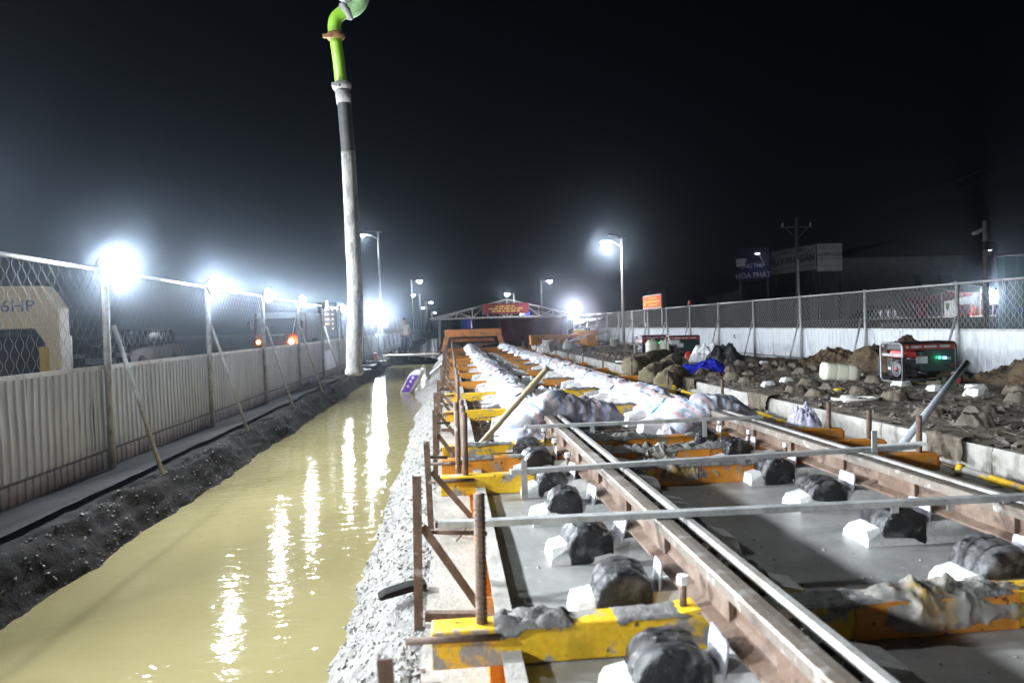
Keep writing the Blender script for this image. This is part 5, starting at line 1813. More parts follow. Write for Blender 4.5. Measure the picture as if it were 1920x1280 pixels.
def car(loc, rz, label, mat, group=None):
    t = empty('parked_car', loc, rz)
    tag(t, label, 'car', group)
    body = [(-2.15, 0.32), (2.1, 0.30), (2.18, 0.62), (2.05, 0.80), (1.05, 0.92), (-1.95, 0.95), (-2.2, 0.85)]
    MB().prism([(y, z) for y, z in body], 'x', -0.86, 0.86).build('body', mat, t, bevel=0.06)
    cabin = MB()
    lo_ = [(-1.95, 0.93), (1.05, 0.93), (0.35, 1.42), (-1.55, 1.45)]
    cabin.prism(lo_, 'x', -0.74, 0.74)
    cabin.build('cabin', 'glass_dark', t, bevel=0.05)
    MB().prism([(-1.5, 1.44), (0.32, 1.42), (0.30, 1.47), (-1.45, 1.50)], 'x', -0.72, 0.72).build('roof', mat, t, bevel=0.02)
    for s in (-0.80, 0.80):
        for y in (-1.35, 1.35):
            w = MB().lathe([(0.18, -0.10), (0.32, -0.09), (0.32, 0.09), (0.18, 0.10)], 18, Matrix.Translation((s, y, 0.32)) @ Matrix.Rotation(R(90), 4, 'Y')).build('wheel', 'rubber', t, smooth=True)
    for s in (-0.62, 0.62):
        MB().box((s, 2.12, 0.68), (0.34, 0.10, 0.14)).build('headlight', 'plate_grey', t, bevel=0.02)
        MB().box((s * 1.48, 0.72, 1.02), (0.16, 0.08, 0.12)).build('mirror', mat, t, bevel=0.02)
    MB().box((0, 2.16, 0.52), (0.9, 0.05, 0.18)).build('grille', 'plate_grey', t)
    return t


car((-10.7, 24.2, -0.16), R(180), 'dark parked car glinting behind the fence, left of the brightest post lamp', 'dark_paint')

# far block with lit windows
t = empty('far_building', (-27.0, 155, -0.16))
tag(t, 'distant dark block with four rows of warm lit windows', 'building')
MB().box((0, 3, 3.6), (4.2, 6, 7.2)).build('wall', 'dark_wall', t)
for r in range(5):
    for c, w in ((-1.2, 0.35), (0.0, 0.95), (1.2, 0.35)):
        if r == 0 and c == 0: continue
        MB().box((c, -0.03, 1.6 + 1.05 * r), (w, 0.06, 0.42)).build('window', 'window_warm', t)
MB().box((0, 3, 7.3), (4.5, 6.3, 0.2)).build('roof', 'dark_wall', t)

# ================================================================== PLANK BRIDGE, PERSON, SACK, DITCH LITTER
a = at_y(698, 668, 29.8); b = at_y(824, 664, 29.8)
t = empty('plank_bridge', (a.x, 29.8, a.z))
tag(t, 'rough plank footbridge across the far end of the ditch', 'bridge')
d = b - a
MB().bar((0, 0, 0), d, 0.35, 0.06).build('plank', 'aluminium', t)
MB().bar((0, 0.36, 0.02), d + Vector((0, 0.36, 0.02)), 0.30, 0.05).build('plank', 'wood', t)
for f in (0.28, 0.55, 0.80):
    p = d * f
    MB().bar((p.x, 0, -0.02), (p.x + (0.18 if f < 0.5 else -0.1), -0.1, -0.50), 0.06, 0.06, (0, 1, 0)).build('leg', 'wood', t)
MB().bar((d.x * 0.52, 0, -0.32), (d.x * 0.84, 0, -0.25), 0.05, 0.08).build('cross_bar', 'wood', t)

w0 = at_y(806, 690, 21.0)
o = MB().grid(lambda u, v: (0.55 * u - 0.25, 0.9 * v + 0.03 * math.sin(u * 9), -0.42 + 0.42 * u + 0.03 * fbm(u * 4, v * 4, 3)), 12, 12).build('white_sheet', 'sheet_white', loc=(-0.55, 22.6, -0.10), smooth=True)
tag(o, 'white plastic sheet sloping into the ditch below the plank bridge', 'sheet')

sk = at_z(762, 736, -0.45)
t = empty('cement_sack', (sk.x, sk.y, -0.50), R(-18))
tag(t, 'white and purple cement sack standing tilted in the ditch water', 'sack')


def sackfn(u, v):
    a_ = 2 * math.pi * u
    c_, s_ = math.cos(a_), math.sin(a_)
    q = (abs(c_) ** 4 + abs(s_) ** 4) ** (-0.25)
    k = 1 - 0.55 * max(0, (v - 0.8) / 0.2) ** 2 - 0.25 * max(0, (0.15 - v) / 0.15)
    n_ = 1 + 0.10 * fbm(c_ * 2, s_ * 2, v * 4)
    return (c_ * q * 0.16 * k * n_ + 0.36 * v - 0.02, s_ * q * 0.11 * k * n_, 0.60 * v)


mb = MB().grid(sackfn, 32, 22, closed_u=True)
mb.f.append(tuple(range(22 * 32, 23 * 32)))
mb.build('bag', 'sack_white', t, smooth=True)
MB().grid(lambda u, v: tuple(Vector(sackfn(0.64 + 0.20 * u, 0.12 + 0.68 * v)) + Vector((0.0, -0.006, 0.002))), 8, 14).build('print_panel', 'sack_purple', t, smooth=True)
for v_ in (0.36, 0.55, 0.70):
    c_ = Vector(sackfn(0.74, v_))
    MB().lathe([(0.034, -0.004), (0.034, 0.004)], 14, Matrix.Translation(c_ + Vector((0, -0.012, 0.0))) @ Matrix.Rotation(R(90), 4, 'X')).build('print_dot', 'sack_white', t)

rc = at_z(697, 660, -0.08)
t = empty('fuel_can', (-2.72, 25.2, -0.10))
tag(t, 'small red can at the foot of the fence left of the plank bridge', 'can')
MB().box((0, 0, 0.16), (0.22, 0.16, 0.32), None, (0.85, 0.8)).build('body', 'gen_red', t, bevel=0.03)
MB().tube([(-0.06, 0, 0.31), (-0.05, 0, 0.38), (0.06, 0, 0.38), (0.07, 0, 0.31)], 0.018, n=6).build('handle', 'gen_red', t)
for i, (px, py) in enumerate(((688, 686), (672, 694), (700, 678))):
    q = at_z(px, py, -0.09)
    o = MB().grid(lambda u, v: (0.55 * (u - 0.5), 0.9 * (v - 0.5), 0.03 + 0.03 * fbm(u * 5 + i, v * 5)), 10, 10).build('plastic_scrap', 'sheet_white', loc=q, rz=R(20 * i), smooth=True)
    tag(o, ['scrap of white plastic on the ledge, middle one of three', 'scrap of white plastic on the ledge nearest the hose end', 'scrap of white plastic on the ledge nearest the bridge'][i], 'scrap')


def person(loc, h, rz):
    t = empty('person', loc, rz)
    tag(t, 'person in pale shirt and dark trousers standing beyond the plank bridge', 'person')

    def skin(name, verts, edges, radii, mat, root=0, sub=1):
        me = bpy.data.meshes.new(name)
        me.from_pydata(verts, edges, [])
        o = bpy.data.objects.new(name, me); C.objects.link(o); o.parent = t
        md = o.modifiers.new('skin', 'SKIN'); md.use_smooth_shade = True
        for i, r in enumerate(radii):
            me.skin_vertices[0].data[i].radius = r if isinstance(r, tuple) else (r, r)
            me.skin_vertices[0].data[i].use_root = (i == root)
        s = o.modifiers.new('sub', 'SUBSURF'); s.levels = sub; s.render_levels = sub
        me.materials.append(MATS[mat])
        return o
    k = h / 1.70
    V = lambda x, y, z: (x * k, y * k, z * k)
    # one continuous body: pelvis, trunk, neck, head, arms to the wrist, legs
    vs = [V(0, 0, 0.92), V(0, 0, 1.10), V(0, 0, 1.30), V(0, 0, 1.42), V(0, 0, 1.49), V(0, -0.01, 1.58), V(0, -0.01, 1.67),
          V(-0.17, 0, 1.39), V(-0.24, 0.01, 1.14), V(-0.22, -0.08, 0.93), V(-0.21, -0.12, 0.84),
          V(0.17, 0, 1.39), V(0.25, 0.0, 1.14), V(0.16, -0.14, 1.00), V(0.10, -0.18, 0.96),
          V(-0.09, 0, 0.86), V(-0.11, -0.01, 0.48), V(-0.12, 0.02, 0.08), V(-0.12, -0.12, 0.04),
          V(0.09, 0, 0.86), V(0.11, -0.02, 0.48), V(0.13, 0.03, 0.08), V(0.15, -0.10, 0.04)]
    es = [(0, 1), (1, 2), (2, 3), (3, 4), (4, 5), (5, 6), (3, 7), (7, 8), (8, 9), (9, 10), (3, 11), (11, 12), (12, 13), (13, 14),
          (0, 15), (15, 16), (16, 17), (17, 18), (0, 19), (19, 20), (20, 21), (21, 22)]
    rs = [(0.135, 0.10), (0.125, 0.095), (0.15, 0.10), (0.11, 0.08), 0.052, (0.078, 0.095), (0.065, 0.08), 0.06, 0.046, 0.034, 0.026, 0.06, 0.046, 0.034, 0.026,
          0.088, 0.062, 0.042, 0.03, 0.088, 0.062, 0.042, 0.03]
    rs = [tuple(q * k for q in r) if isinstance(r, tuple) else r * k for r in rs]
    skin('body', vs, es, rs, 'skin', 0, 2)
    skin('shirt', [V(0, 0, 0.86), V(0, 0, 1.10), V(0, 0, 1.30), V(0, 0, 1.43), V(-0.17, 0, 1.39), V(-0.235, 0.01, 1.18), V(0.17, 0, 1.39), V(0.24, 0, 1.18)],
         [(0, 1), (1, 2), (2, 3), (3, 4), (4, 5), (3, 6), (6, 7)], [tuple(q * k for q in r) for r in [(0.175, 0.135), (0.16, 0.125), (0.18, 0.125), (0.12, 0.09), (0.082, 0.082), (0.07, 0.07), (0.082, 0.082), (0.07, 0.07)]], 'shirt', 0, 2)
    skin('trousers', [V(0, 0, 0.93), V(-0.09, 0, 0.84), V(-0.11, -0.01, 0.48), V(-0.12, 0.02, 0.09), V(0.09, 0, 0.84), V(0.11, -0.02, 0.48), V(0.13, 0.03, 0.09)],
         [(0, 1), (1, 2), (2, 3), (0, 4), (4, 5), (5, 6)], [tuple(q * k for q in r) for r in [(0.16, 0.125), (0.115, 0.115), (0.085, 0.085), (0.075, 0.075), (0.115, 0.115), (0.085, 0.085), (0.075, 0.075)]], 'trousers', 0, 2)
    MB().lathe([(0.07 * k, 1.665 * k), (0.088 * k, 1.69 * k), (0.080 * k, 1.74 * k), (0.045 * k, 1.775 * k), (0.004, 1.785 * k)], 16, Matrix.Translation((0, 0.005, 0))).build('hair', 'hair', t, smooth=True)
    # face: nose, eyes, mouth, ears; five fingers on each hand
    MB().box((0, -0.108 * k, 1.605 * k), (0.022 * k, 0.03 * k, 0.035 * k), None, (0.5, 0.4)).build('nose', 'skin', t)
    for s in (-1, 1):
        MB().lathe([(0.011 * k, 0), (0.004 * k, 0.006 * k)], 8, Matrix.Translation((s * 0.032 * k, -0.098 * k, 1.625 * k)) @ Matrix.Rotation(R(90), 4, 'X')).build('eye', 'hair', t)
        MB().box((s * 0.085 * k, 0.0, 1.61 * k), (0.016 * k, 0.035 * k, 0.055 * k)).build('ear', 'skin', t, bevel=0.005)
    MB().box((0, -0.100 * k, 1.565 * k), (0.042 * k, 0.012 * k, 0.008 * k)).build('mouth', 'gen_darkred', t)
    for hx, hy, hz, dx in ((-0.21, -0.12, 0.84, 0), (0.10, -0.18, 0.96, -0.5)):
        hd = MB().box((0, 0, -0.035 * k), (0.035 * k, 0.075 * k, 0.085 * k)).build('hand', 'skin', t, (hx * k, hy * k, hz * k), bevel=0.01)
        for i, fl in enumerate((0.062, 0.075, 0.070, 0.055)):
            y0 = (-0.028 + 0.019 * i) * k
            MB().tube([(0, y0, -0.07 * k), (0.004, y0, (-0.07 - fl * 0.55) * k), (0.018 * k, y0, (-0.07 - fl) * k)], 0.0085 * k, n=6).build('finger', 'skin', hd, smooth=True)
        MB().tube([(0, -0.035 * k, -0.03 * k), (0.01 * k, -0.06 * k, -0.06 * k), (0.018 * k, -0.062 * k, -0.085 * k)], 0.010 * k, n=6).build('thumb', 'skin', hd, smooth=True)
    for s in (-1, 1):
        MB().box((s * 0.13 * k, -0.05 * k, 0.03), (0.09 * k, 0.26 * k, 0.07)).build('shoe', 'rubber', t, bevel=0.02)


pf = at_y(760, 662, 32.6)
person((pf.x, 32.6, pf.z), 1.60, R(20))
heap('soil_heap', pf.x - 0.1, 33.0, 1.6, 1.3, 0.42, 'dark mound of mud the standing person is on', mat='mud_dark', seed=81, z0=pf.z - 0.46)

# ================================================================== SHELTER, GANTRY AND SITE GEAR AT THE FAR END
YS = 46.0
el = at_y(805, 600, YS); ap = at_y(950, 561, YS); er = at_y(1083, 593, YS)
t = empty('truss_shelter', (ap.x, YS, -0.13))
tag(t, 'light steel gable shelter on posts over the far end of the track', 'shelter')
ez = min(el.z, er.z) + 0.1 + 0.13
hw0, hw1 = el.x - ap.x, er.x - ap.x
az = ap.z + 0.13


def truss(y, mat):
    mb = MB()
    rr = 0.045
    mb.tube([(hw0, y, ez), (0, y, az)], rr, n=6); mb.tube([(0, y, az), (hw1, y, ez)], rr, n=6)
    mb.tube([(hw0, y, ez), (hw1, y, ez)], rr, n=6)
    for s, hw in ((-1, hw0), (1, hw1)):
        for f in (0.25, 0.45, 0.65, 0.82):
            x = hw * f
            mb.tube([(x, y, ez), (x, y, az + (ez - az) * f)], 0.028, n=5)
        for f0, f1 in ((0.02, 0.25), (0.45, 0.25), (0.45, 0.65), (0.82, 0.65)):
            mb.tube([(hw * f0, y, ez), (hw * f1, y, az + (ez - az) * f1)], 0.028, n=5)
    mb.tube([(0, y, ez), (0, y, az)], 0.03, n=5)
    return mb


for i in range(2):
    truss(i * 7.0, 'galvanised').build('truss', 'sheet_white', t)
for f in (0.0, 0.5, 1.0):
    for hw in (hw0, hw1):
        MB().tube([(hw * f, 0, az + (ez - az) * f + 0.05), (hw * f, 7.0, az + (ez - az) * f + 0.05)], 0.025, n=5).build('purlin', 'galvanised', t)
for x in (at_y(823, 620, YS).x - ap.x, at_y(1064, 620, YS).x - ap.x):
    for y in (0, 7.0):
        MB().tube([(x, y, -0.1), (x, y, ez)], 0.045, n=6).build('column', 'galvanised', t)
b0 = at_y(905, 571, YS - 0.2); b1 = at_y(992, 587, YS - 0.2)
t = empty('banner', ((b0.x + b1.x) / 2, YS - 0.2, b1.z))
tag(t, 'faded red banner with lines of small print hung on the shelter front', 'banner')
bw, bh = b1.x - b0.x, b0.z - b1.z + 0.05
MB().grid(lambda u, v: (bw * (u - 0.5), 0.03 * math.sin(u * 14), bh * v), 24, 4).build('cloth', 'banner_red', t, smooth=True)


def print_lines(parent, w, h, rows, mat, y, rot=False, x_off=0.0, seed=0):
    r_ = random.Random(seed)
    for k, (zc, hh, wd) in enumerate(rows):
        x = -w * wd / 2
        while x < w * wd / 2 - 0.02 * w:
            L = w * r_.uniform(0.05, 0.12)
            L = min(L, w * wd / 2 - x)
            bx = MB()
            if rot:
                bx.box((0, x + L / 2 + x_off, h * zc), (0.006, L, h * hh))
            else:
                bx.box((x + L / 2 + x_off, 0, h * zc), (L, 0.006, h * hh))
            bx.build('print_line', mat, parent, (y, 0, 0) if rot else (0, y, 0))
            x += L + w * 0.025


print_lines(t, bw, bh, ((0.72, 0.12, 0.45), (0.50, 0.12, 0.75), (0.27, 0.14, 0.62)), 'text_yellow', -0.045, seed=1)

r0 = at_y(935, 598, 50.0); r1 = at_y(1056, 640, 50.0)
t = empty('tarpaulin_screen', ((r0.x + r1.x) / 2, 50.0, -0.13))
tag(t, 'dark red tarpaulin screen under the right half of the shelter', 'tarpaulin')
rw = r1.x - r0.x
MB().grid(lambda u, v: (rw * (u - 0.5) + (0.25 * (v - 0.5) if u > 0.98 else 0), 0.10 * math.sin(u * 21) * (0.4 + 0.6 * (1 - v)), (r0.z + 0.13) * v), 60, 8).build('cloth', 'tarp_red', t, smooth=True)
MB().tube([(-rw / 2, 0, r0.z + 0.13), (rw / 2, 0, r0.z + 0.13)], 0.03, n=6).build('top_pole', 'galvanised', t)
n0 = at_y(984, 588, 125.0)
t = empty('neon_sign', n0)
tag(t, 'small blue lit sign far away behind the shelter', 'sign')
MB().box((0, 0, 0), (2.2, 0.2, 1.6)).build('panel', 'sign_blue', t)
MB().box((0.3, -0.12, 0), (1.3, 0.05, 0.7)).build('light_box', 'neon_blue', t)
text('aR', 0.9, 'tube_white', t, (-0.5, -0.16, 0.0), (R(90), 0, 0), name='sign_letters')

# orange gantry frame straddling the track
g_l = at_y(834, 632, 33.4); g_r = at_y(940, 632, 33.4); g_t = at_y(880, 617, 33.4)
t = empty('gantry_frame', ((g_l.x + g_r.x) / 2, 33.4, -0.13))
tag(t, 'orange steel gantry frame straddling the far end of the rails', 'gantry')
gw = g_r.x - g_l.x
gh = g_t.z + 0.13
MB().box((0, 0, gh - 0.18), (gw, 0.25, 0.36)).build('top_beam', 'orange_dull', t, bevel=0.02)
for s in (-1, 1):
    MB().bar((s * (gw / 2 - 0.12), 0, gh - 0.3), (s * (gw / 2 + 0.12), 0, 0.0), 0.22, 0.22, (0, 1, 0)).build('leg', 'orange_dull', t, bevel=0.01)
MB().box((0, 1.0, gh - 0.55), (gw - 0.6, 0.3, 0.16)).build('cross_beam', 'orange_dull', t)
t = empty('blue_drum', (g_l.x + 1.15, 36.5, 0.0))
tag(t, 'blue plastic drum up behind the orange gantry', 'drum')
MB().lathe([(0.26, 0.6), (0.29, 0.64), (0.29, 1.0), (0.30, 1.02), (0.29, 1.04), (0.29, 1.42), (0.25, 1.47)], 18).build('body', 'blue_plastic', t, smooth=True)
MB().box((0, 0, 0.3), (0.7, 0.6, 0.6)).build('stand', 'dark_wall', t)

# orange trough with the upside-down company name
c0 = at_y(994, 646, 29.0); c1 = at_y(1108, 627, 29.0)
t = empty('steel_trough', ((c0.x + c1.x) / 2, 29.0, SZ + 0.04))
tag(t, 'orange steel trough lying upside down with red company name across it', 'trough')
cw, chh = c1.x - c0.x, c1.z - c0.z + 0.05
zb = c0.z - SZ - 0.04
MB().prism([(-0.28, 0), (0.28, 0), (0.24, chh), (-0.24, chh)], 'x', -cw / 2, cw / 2, (0, 0, zb)).build('body', 'orange_paint', t, bevel=0.01)
MB().box((0, -0.285, zb + chh - 0.03), (cw + 0.04, 0.04, 0.06)).build('lip', 'orange_paint', t)
for x in (-cw / 2 + 0.1, cw / 2 - 0.1):
    MB().box((x, 0, zb / 2), (0.08, 0.4, max(zb, 0.02))).build('foot', 'orange_paint', t)
text('ĐƯỜNG SẮT SÀI GÒN', 0.29, 'text_red', t, (0.10, -0.292, zb + chh * 0.48), (R(86), R(180), 0), sx=0.78)


def wheelbarrow(loc, rz, label, mat):
    t = empty('wheelbarrow', loc, rz)
    tag(t, label, 'wheelbarrow')
    mb = MB()
    top = [(-0.45, -0.33), (0.45, -0.30), (0.45, 0.30), (-0.45, 0.33)]; bot = [(-0.28, -0.2), (0.18, -0.18), (0.18, 0.18), (-0.28, 0.2)]
    mb.add([(x, y, 0.62) for x, y in top] + [(x, y, 0.34) for x, y in bot], [(4, 5, 6, 7), (0, 1, 5, 4), (1, 2, 6, 5), (2, 3, 7, 6), (3, 0, 4, 7)])
    o = mb.build('tray', mat, t); o.modifiers.new('thick', 'SOLIDIFY').thickness = 0.012
    for s in (-1, 1):
        MB().tube([(0.62, s * 0.05, 0.20), (0.1, s * 0.18, 0.33), (-0.55, s * 0.27, 0.50), (-0.92, s * 0.28, 0.62)], 0.018, n=6).build('handle', 'galvanised', t, smooth=True)
        MB().tube([(-0.30, s * 0.22, 0.40), (-0.40, s * 0.24, 0.0), (-0.22, s * 0.24, 0.0), (-0.12, s * 0.2, 0.36)], 0.016, n=6).build('leg', 'galvanised', t, smooth=True)
    w = MB().lathe([(0.12, -0.04), (0.19, -0.035), (0.19, 0.035), (0.12, 0.04)], 18, Matrix.Translation((0.66, 0, 0.19)) @ Matrix.Rotation(R(90), 4, 'X')).build('wheel', 'rubber', t, smooth=True)
    MB().lathe([(0.02, -0.03), (0.12, -0.03), (0.12, 0.03), (0.02, 0.03)], 12, Matrix.Translation((0.66, 0, 0.19)) @ Matrix.Rotation(R(90), 4, 'X')).build('rim', 'plate_grey', w)
    return t


wb = at_z(1114, 652, SZ)
wheelbarrow((wb.x + 0.1, 27.4, SZ), R(176), 'red-orange wheelbarrow at the right end of the orange trough', 'sign_orange')
wb2 = at_z(1092, 656, SZ)
t2 = wheelbarrow((wb2.x - 0.1, 24.6, SZ + 0.16), R(120), 'yellow-orange wheelbarrow tipped over in front of the trough', 'orange_paint')
t2.rotation_euler = (R(70), 0, R(120))


def bucket(loc, label, mat, h=0.34, r=0.15, tilt=0):
    t = empty('bucket', loc)
    tag(t, label, 'bucket')
    o = MB().lathe([(r * 0.8, 0), (r, h), (r * 1.06, h), (r * 1.06, h - 0.02)], 18).build('pail', mat, t, smooth=True)
    MB().tube([(-r, 0, h - 0.02), (-r * 0.7, 0, h + 0.08), (0, 0, h + 0.13), (r * 0.7, 0, h + 0.08), (r, 0, h - 0.02)], 0.008, n=5).build('bail', 'galvanised', t)
    return t


bp = at_z(1031, 662, SZ)
bucket((bp.x, 22.6, SZ + 0.02), 'white bucket standing on the slab edge in front of the trough', 'pvc_white', 0.40, 0.19)
bp = at_z(1151, 652, SZ)
bucket((bp.x, 24.8, SZ), 'grimy yellowish bucket right of the wheelbarrows', 'jerry_white', 0.34, 0.17)
for i, (px, Y, s) in enumerate(((1022, 22.0, 0.30), (1066, 24.0, 0.30), (1044, 23.0, 0.24))):
    q = at_y(px, 655, Y)
    cloth_heap('sack', q.x, Y, s, s * 0.8, 0.30, 'sack_white', ['slumped white sack beside the white bucket', 'white sack propped against the orange trough', 'small white sack between bucket and trough'][i], 4 + i, 'sack', crease=0.8)

# floodlight on a pole right of the shelter, crate beside it
fp = at_y(1078, 580, 44.0)
t = empty('lamp_pole', (fp.x - 0.05, 44.05, -0.13))
tag(t, 'pale pole carrying the floodlight right of the shelter', 'pole')
MB().tube([(0, 0, 0), (0, 0, fp.z + 0.02)], 0.04, n=8).build('shaft', 'galvanised', t, smooth=True)
MB().box((0, 0, 0.03), (0.3, 0.3, 0.06)).build('base', 'concrete_pale', t)
floodlight((fp.x, 43.95, fp.z), (-0.75, -0.62, -0.05), 800, 'pinkish white floodlight on a pole right of the shelter', size=0.26, radius=0.08, spot=R(178), col=(1.0, 0.90, 0.95), bracket=(-0.05, 0.07, -0.08))
t = empty('crate', (at_y(1086, 623, 36.0).x, 36.0, 0.40))
tag(t, 'dull yellow crate stacked beside the floodlight pole', 'crate')
MB().box((0, 0, 0.16), (0.62, 0.42, 0.30)).build('box', 'lime_cloth', t, bevel=0.03)
MB().box((0, 0, -0.15), (0.7, 0.5, 0.30)).build('pallet', 'wood', t)
for i in range(3):
    MB().box((-0.2 + 0.2 * i, 0, 0.34), (0.16, 0.2, 0.08)).build('packet', 'jerry_white', t, bevel=0.02)

# red site notice on the fence, beacon on a post
y0, y1 = 27.0, 29.6
zt = at_y(1262, 557, 27.0)
t = empty('site_notice', (RX - 0.12, (y0 + y1) / 2, 1.62))
tag(t, 'orange-red site notice with yellow print on the white fence', 'sign')
MB().box((0, 0, 0.27), (0.03, y1 - y0, 0.52)).build('board', 'sign_orange', t)
print_lines(t, y1 - y0, 0.54, ((0.76, 0.11, 0.42), (0.50, 0.14, 0.70), (0.24, 0.12, 0.55)), 'text_yellow', -0.022, rot=True, x_off=-0.15, seed=2)
MB().box((-0.022, 0.95, 0.22), (0.006, 0.22, 0.24)).build('emblem', 'text_yellow', t)
for z in (0.0, 0.54):
    MB().box((-0.004, 0, z), (0.03, y1 - y0 + 0.02, 0.025)).build('frame_edge', 'sheet_white', t)
for y in (-1.25, 1.25):
    MB().tube([(0.03, y, -0.75), (0.03, y, 0.52)], 0.02, n=6).build('leg', 'galvanised', t)
t = empty('beacon', (RX, RPOST[8], 1.60))
tag(t, 'small red beacon on top of a fence post', 'beacon')
MB().lathe([(0.05, 0.03), (0.06, 0.05), (0.055, 0.15), (0.02, 0.18)], 12).build('dome', 'gen_red', t, smooth=True)
MB().lathe([(0.07, 0.0), (0.07, 0.03)], 12).build('base', 'gen_black', t)

# ================================================================== BEHIND THE RIGHT FENCE
def utility_pole(loc, h, label, arm=True, lamp=False):
    t = empty('utility_pole', loc)
    tag(t, label, 'utility pole')
    MB().tube([(0, 0, -0.2), (0, 0, h)], [0.17, 0.11], n=12).build('shaft', 'pole_concrete', t, smooth=True)
    if arm:
        MB().box((0, 0, h - 0.75), (2.6, 0.10, 0.12)).build('crossarm', 'pole_concrete', t)
        for s in (-1, 1):
            MB().bar((s * 0.9, 0.0, h - 0.8), (0, 0, h - 1.7), 0.06, 0.06).build('arm_brace', 'pole_concrete', t)
            MB().lathe([(0.06, 0), (0.10, 0.06), (0.05, 0.12), (0.10, 0.18), (0.04, 0.28)], 10, Matrix.Translation((s * 1.15, 0, h - 0.69))).build('insulator', 'pvc_white', t, smooth=True)
    if lamp:
        MB().box((-0.45, -0.1, h - 0.55), (0.55, 0.32, 0.14), Matrix.Rotation(R(-22), 4, 'Y')).build('unlit_lamp', 'plate_grey', t, bevel=0.02)
        MB().tube([(0, 0, h - 0.6), (-0.4, -0.1, h - 0.5)], 0.03, n=6).build('lamp_arm', 'galvanised', t)
        MB().box((0.0, -0.15, h - 1.3), (0.36, 0.25, 0.45)).build('junction_box', 'dark_paint', t)
        for k in range(4):
            MB().tube([(0.05 * k, -0.12, h - 1.0 - 0.1 * k), (0.4 + 0.1 * k, -0.2, h - 1.2), (0.35, -0.1, h - 1.7 - 0.15 * k), (0.05, -0.12, h - 1.9)], 0.018, n=5).build('cable', 'rubber', t, smooth=True)
        MB().box((-0.17, -0.12, 2.0), (0.28, 0.02, 0.75)).build('notice_sheet', 'sign_white', t)
    return t


q = at_y(1493, 408, 52.0)
utility_pole((q.x, 52.0, -0.1), q.z + 0.1, 'dim utility pole with crossarm in front of the large sign boards')
q2 = at_y(1847, 414, 33.0)
utility_pole((q2.x, 33.0, -0.1), q2.z + 0.1, 'concrete utility pole with an unlit lamp beside the green shed', arm=False, lamp=True)
for i, (dz, yoff) in enumerate(((0.0, 0.0), (-0.45, 0.4))):
    A = at_y(1500, 415, 52.0) + Vector((0, 0, dz)); B = at_y(1990, 255 + 22 * i, 30.0)
    pts = []
    for k in range(25):
        f = k / 24
        p_ = A.lerp(B, f)
        p_.z -= 1.4 * 4 * f * (1 - f) * 0.5
        pts.append(p_ - A)
    o = MB().tube(pts, 0.016, n=5).build('power_line', 'rubber', loc=A)
    tag(o, ['upper power line sagging across the dark sky at right', 'lower power line sagging across the dark sky at right'][i], 'cable')


pm('letter_grey', (0.34, 0.34, 0.36), None, rough=0.6, fine=0)


def billboard(c0, c1, Y0, Y1, zlo, zhi, label, mat, lines, frame=True):
    """board between two ground points, lettered; lines are (text, relative height, size, material)"""
    a = Vector((c0, Y0, 0)); b = Vector((c1, Y1, 0))
    d = b - a
    L = d.length
    rz = math.atan2(d.y, d.x)
    t = empty('sign_board', (a.x + d.x / 2, a.y + d.y / 2, zlo), rz)
    tag(t, label, 'sign')
    h = zhi - zlo
    MB().box((0, 0, h / 2), (L, 0.10, h)).build('board', mat, t)
    if frame:
        for z in (0.03, h - 0.03):
            MB().box((0, -0.02, z), (L + 0.1, 0.12, 0.08)).build('frame_edge', 'dark_wall', t)
        for z in (0.22, 0.46, 0.80):
            MB().box((0, -0.055, h * z), (L, 0.02, 0.035)).build('panel_joint', 'dark_wall', t)
    for s in (-1, 1):
        MB().box((s * L * 0.42, 0.12, -zlo / 2), (0.16, 0.16, zlo + 0.2)).build('leg', 'dark_wall', t)
    for txt, zc, sz, m, xs in lines:
        text(txt, sz, m, t, (0, -0.075, h * zc), (R(90), 0, 0), sx=xs)
    return t


A = at_y(1447, 515, 66.0); B = at_y(1529, 505, 60.0); B2 = at_y(1529, 457, 60.0)
billboard(A.x, B.x, 66, 60, B.z - 0.1, B2.z, 'long pale sign board lettered in dark capitals, left of the pair', 'sign_white',
          [('ÂU KIM NGÂN', 0.50, 0.95, 'text_dark', 1.0), ('CÔNG TY TNHH', 0.86, 0.42, 'text_dark', 1.0)])
A = at_y(1532, 510, 60.0); B = at_y(1579, 508, 60.0); B2 = at_y(1579, 455, 60.0)
billboard(A.x, B.x, 60, 60, A.z, B2.z, 'narrow pale sign board lettered in dark capitals, right of the pair', 'sign_white',
          [('ÂU KIM NGÂN', 0.60, 0.46, 'text_dark', 0.8), ('CÔNG TY TNHH SX', 0.86, 0.30, 'text_dark', 0.85)])
A = at_y(1382, 527, 62.0); B = at_y(1444, 522, 60.0); B2 = at_y(1444, 462, 60.0)
bs = billboard(A.x, B.x, 62, 60, A.z, B2.z, 'dark blue sign with pale steel-pipe lettering under a small lamp', 'sign_blue',
               [('ỐNG THÉP', 0.44, 0.55, 'letter_grey', 0.85), ('HÒA PHÁT', 0.14, 0.72, 'letter_grey', 0.9)], frame=False)
w_ = MB().prism([(-1.55, 2.05), (-0.55, 2.05), (-0.8, 1.35), (-1.5, 1.3)], 'y', -0.09, -0.06).build('logo_panel', 'plate_grey', bs)
sl = at_y(1420, 474, 59.4)
t = empty('sign_lamp', sl)
tag(t, 'small bluish lamp on an arm lighting the dark blue sign', 'lamp')
MB().box((0, 0, 0), (0.42, 0.25, 0.12)).build('head', 'lamp_housing', t)
MB().box((0, 0, -0.075), (0.34, 0.2, 0.03)).build('lens', 'led_far', t)
MB().tube([(0.1, 0.1, 0), (0.9, 0.6, -0.9)], 0.03, n=6).build('arm', 'galvanised', t)
ld = bpy.data.lights.new('sign_glow', 'SPOT'); ld.energy = 45; ld.color = (0.45, 0.55, 1.0); ld.spot_size = R(110); ld.spot_blend = 1; ld.shadow_soft_size = 0.08
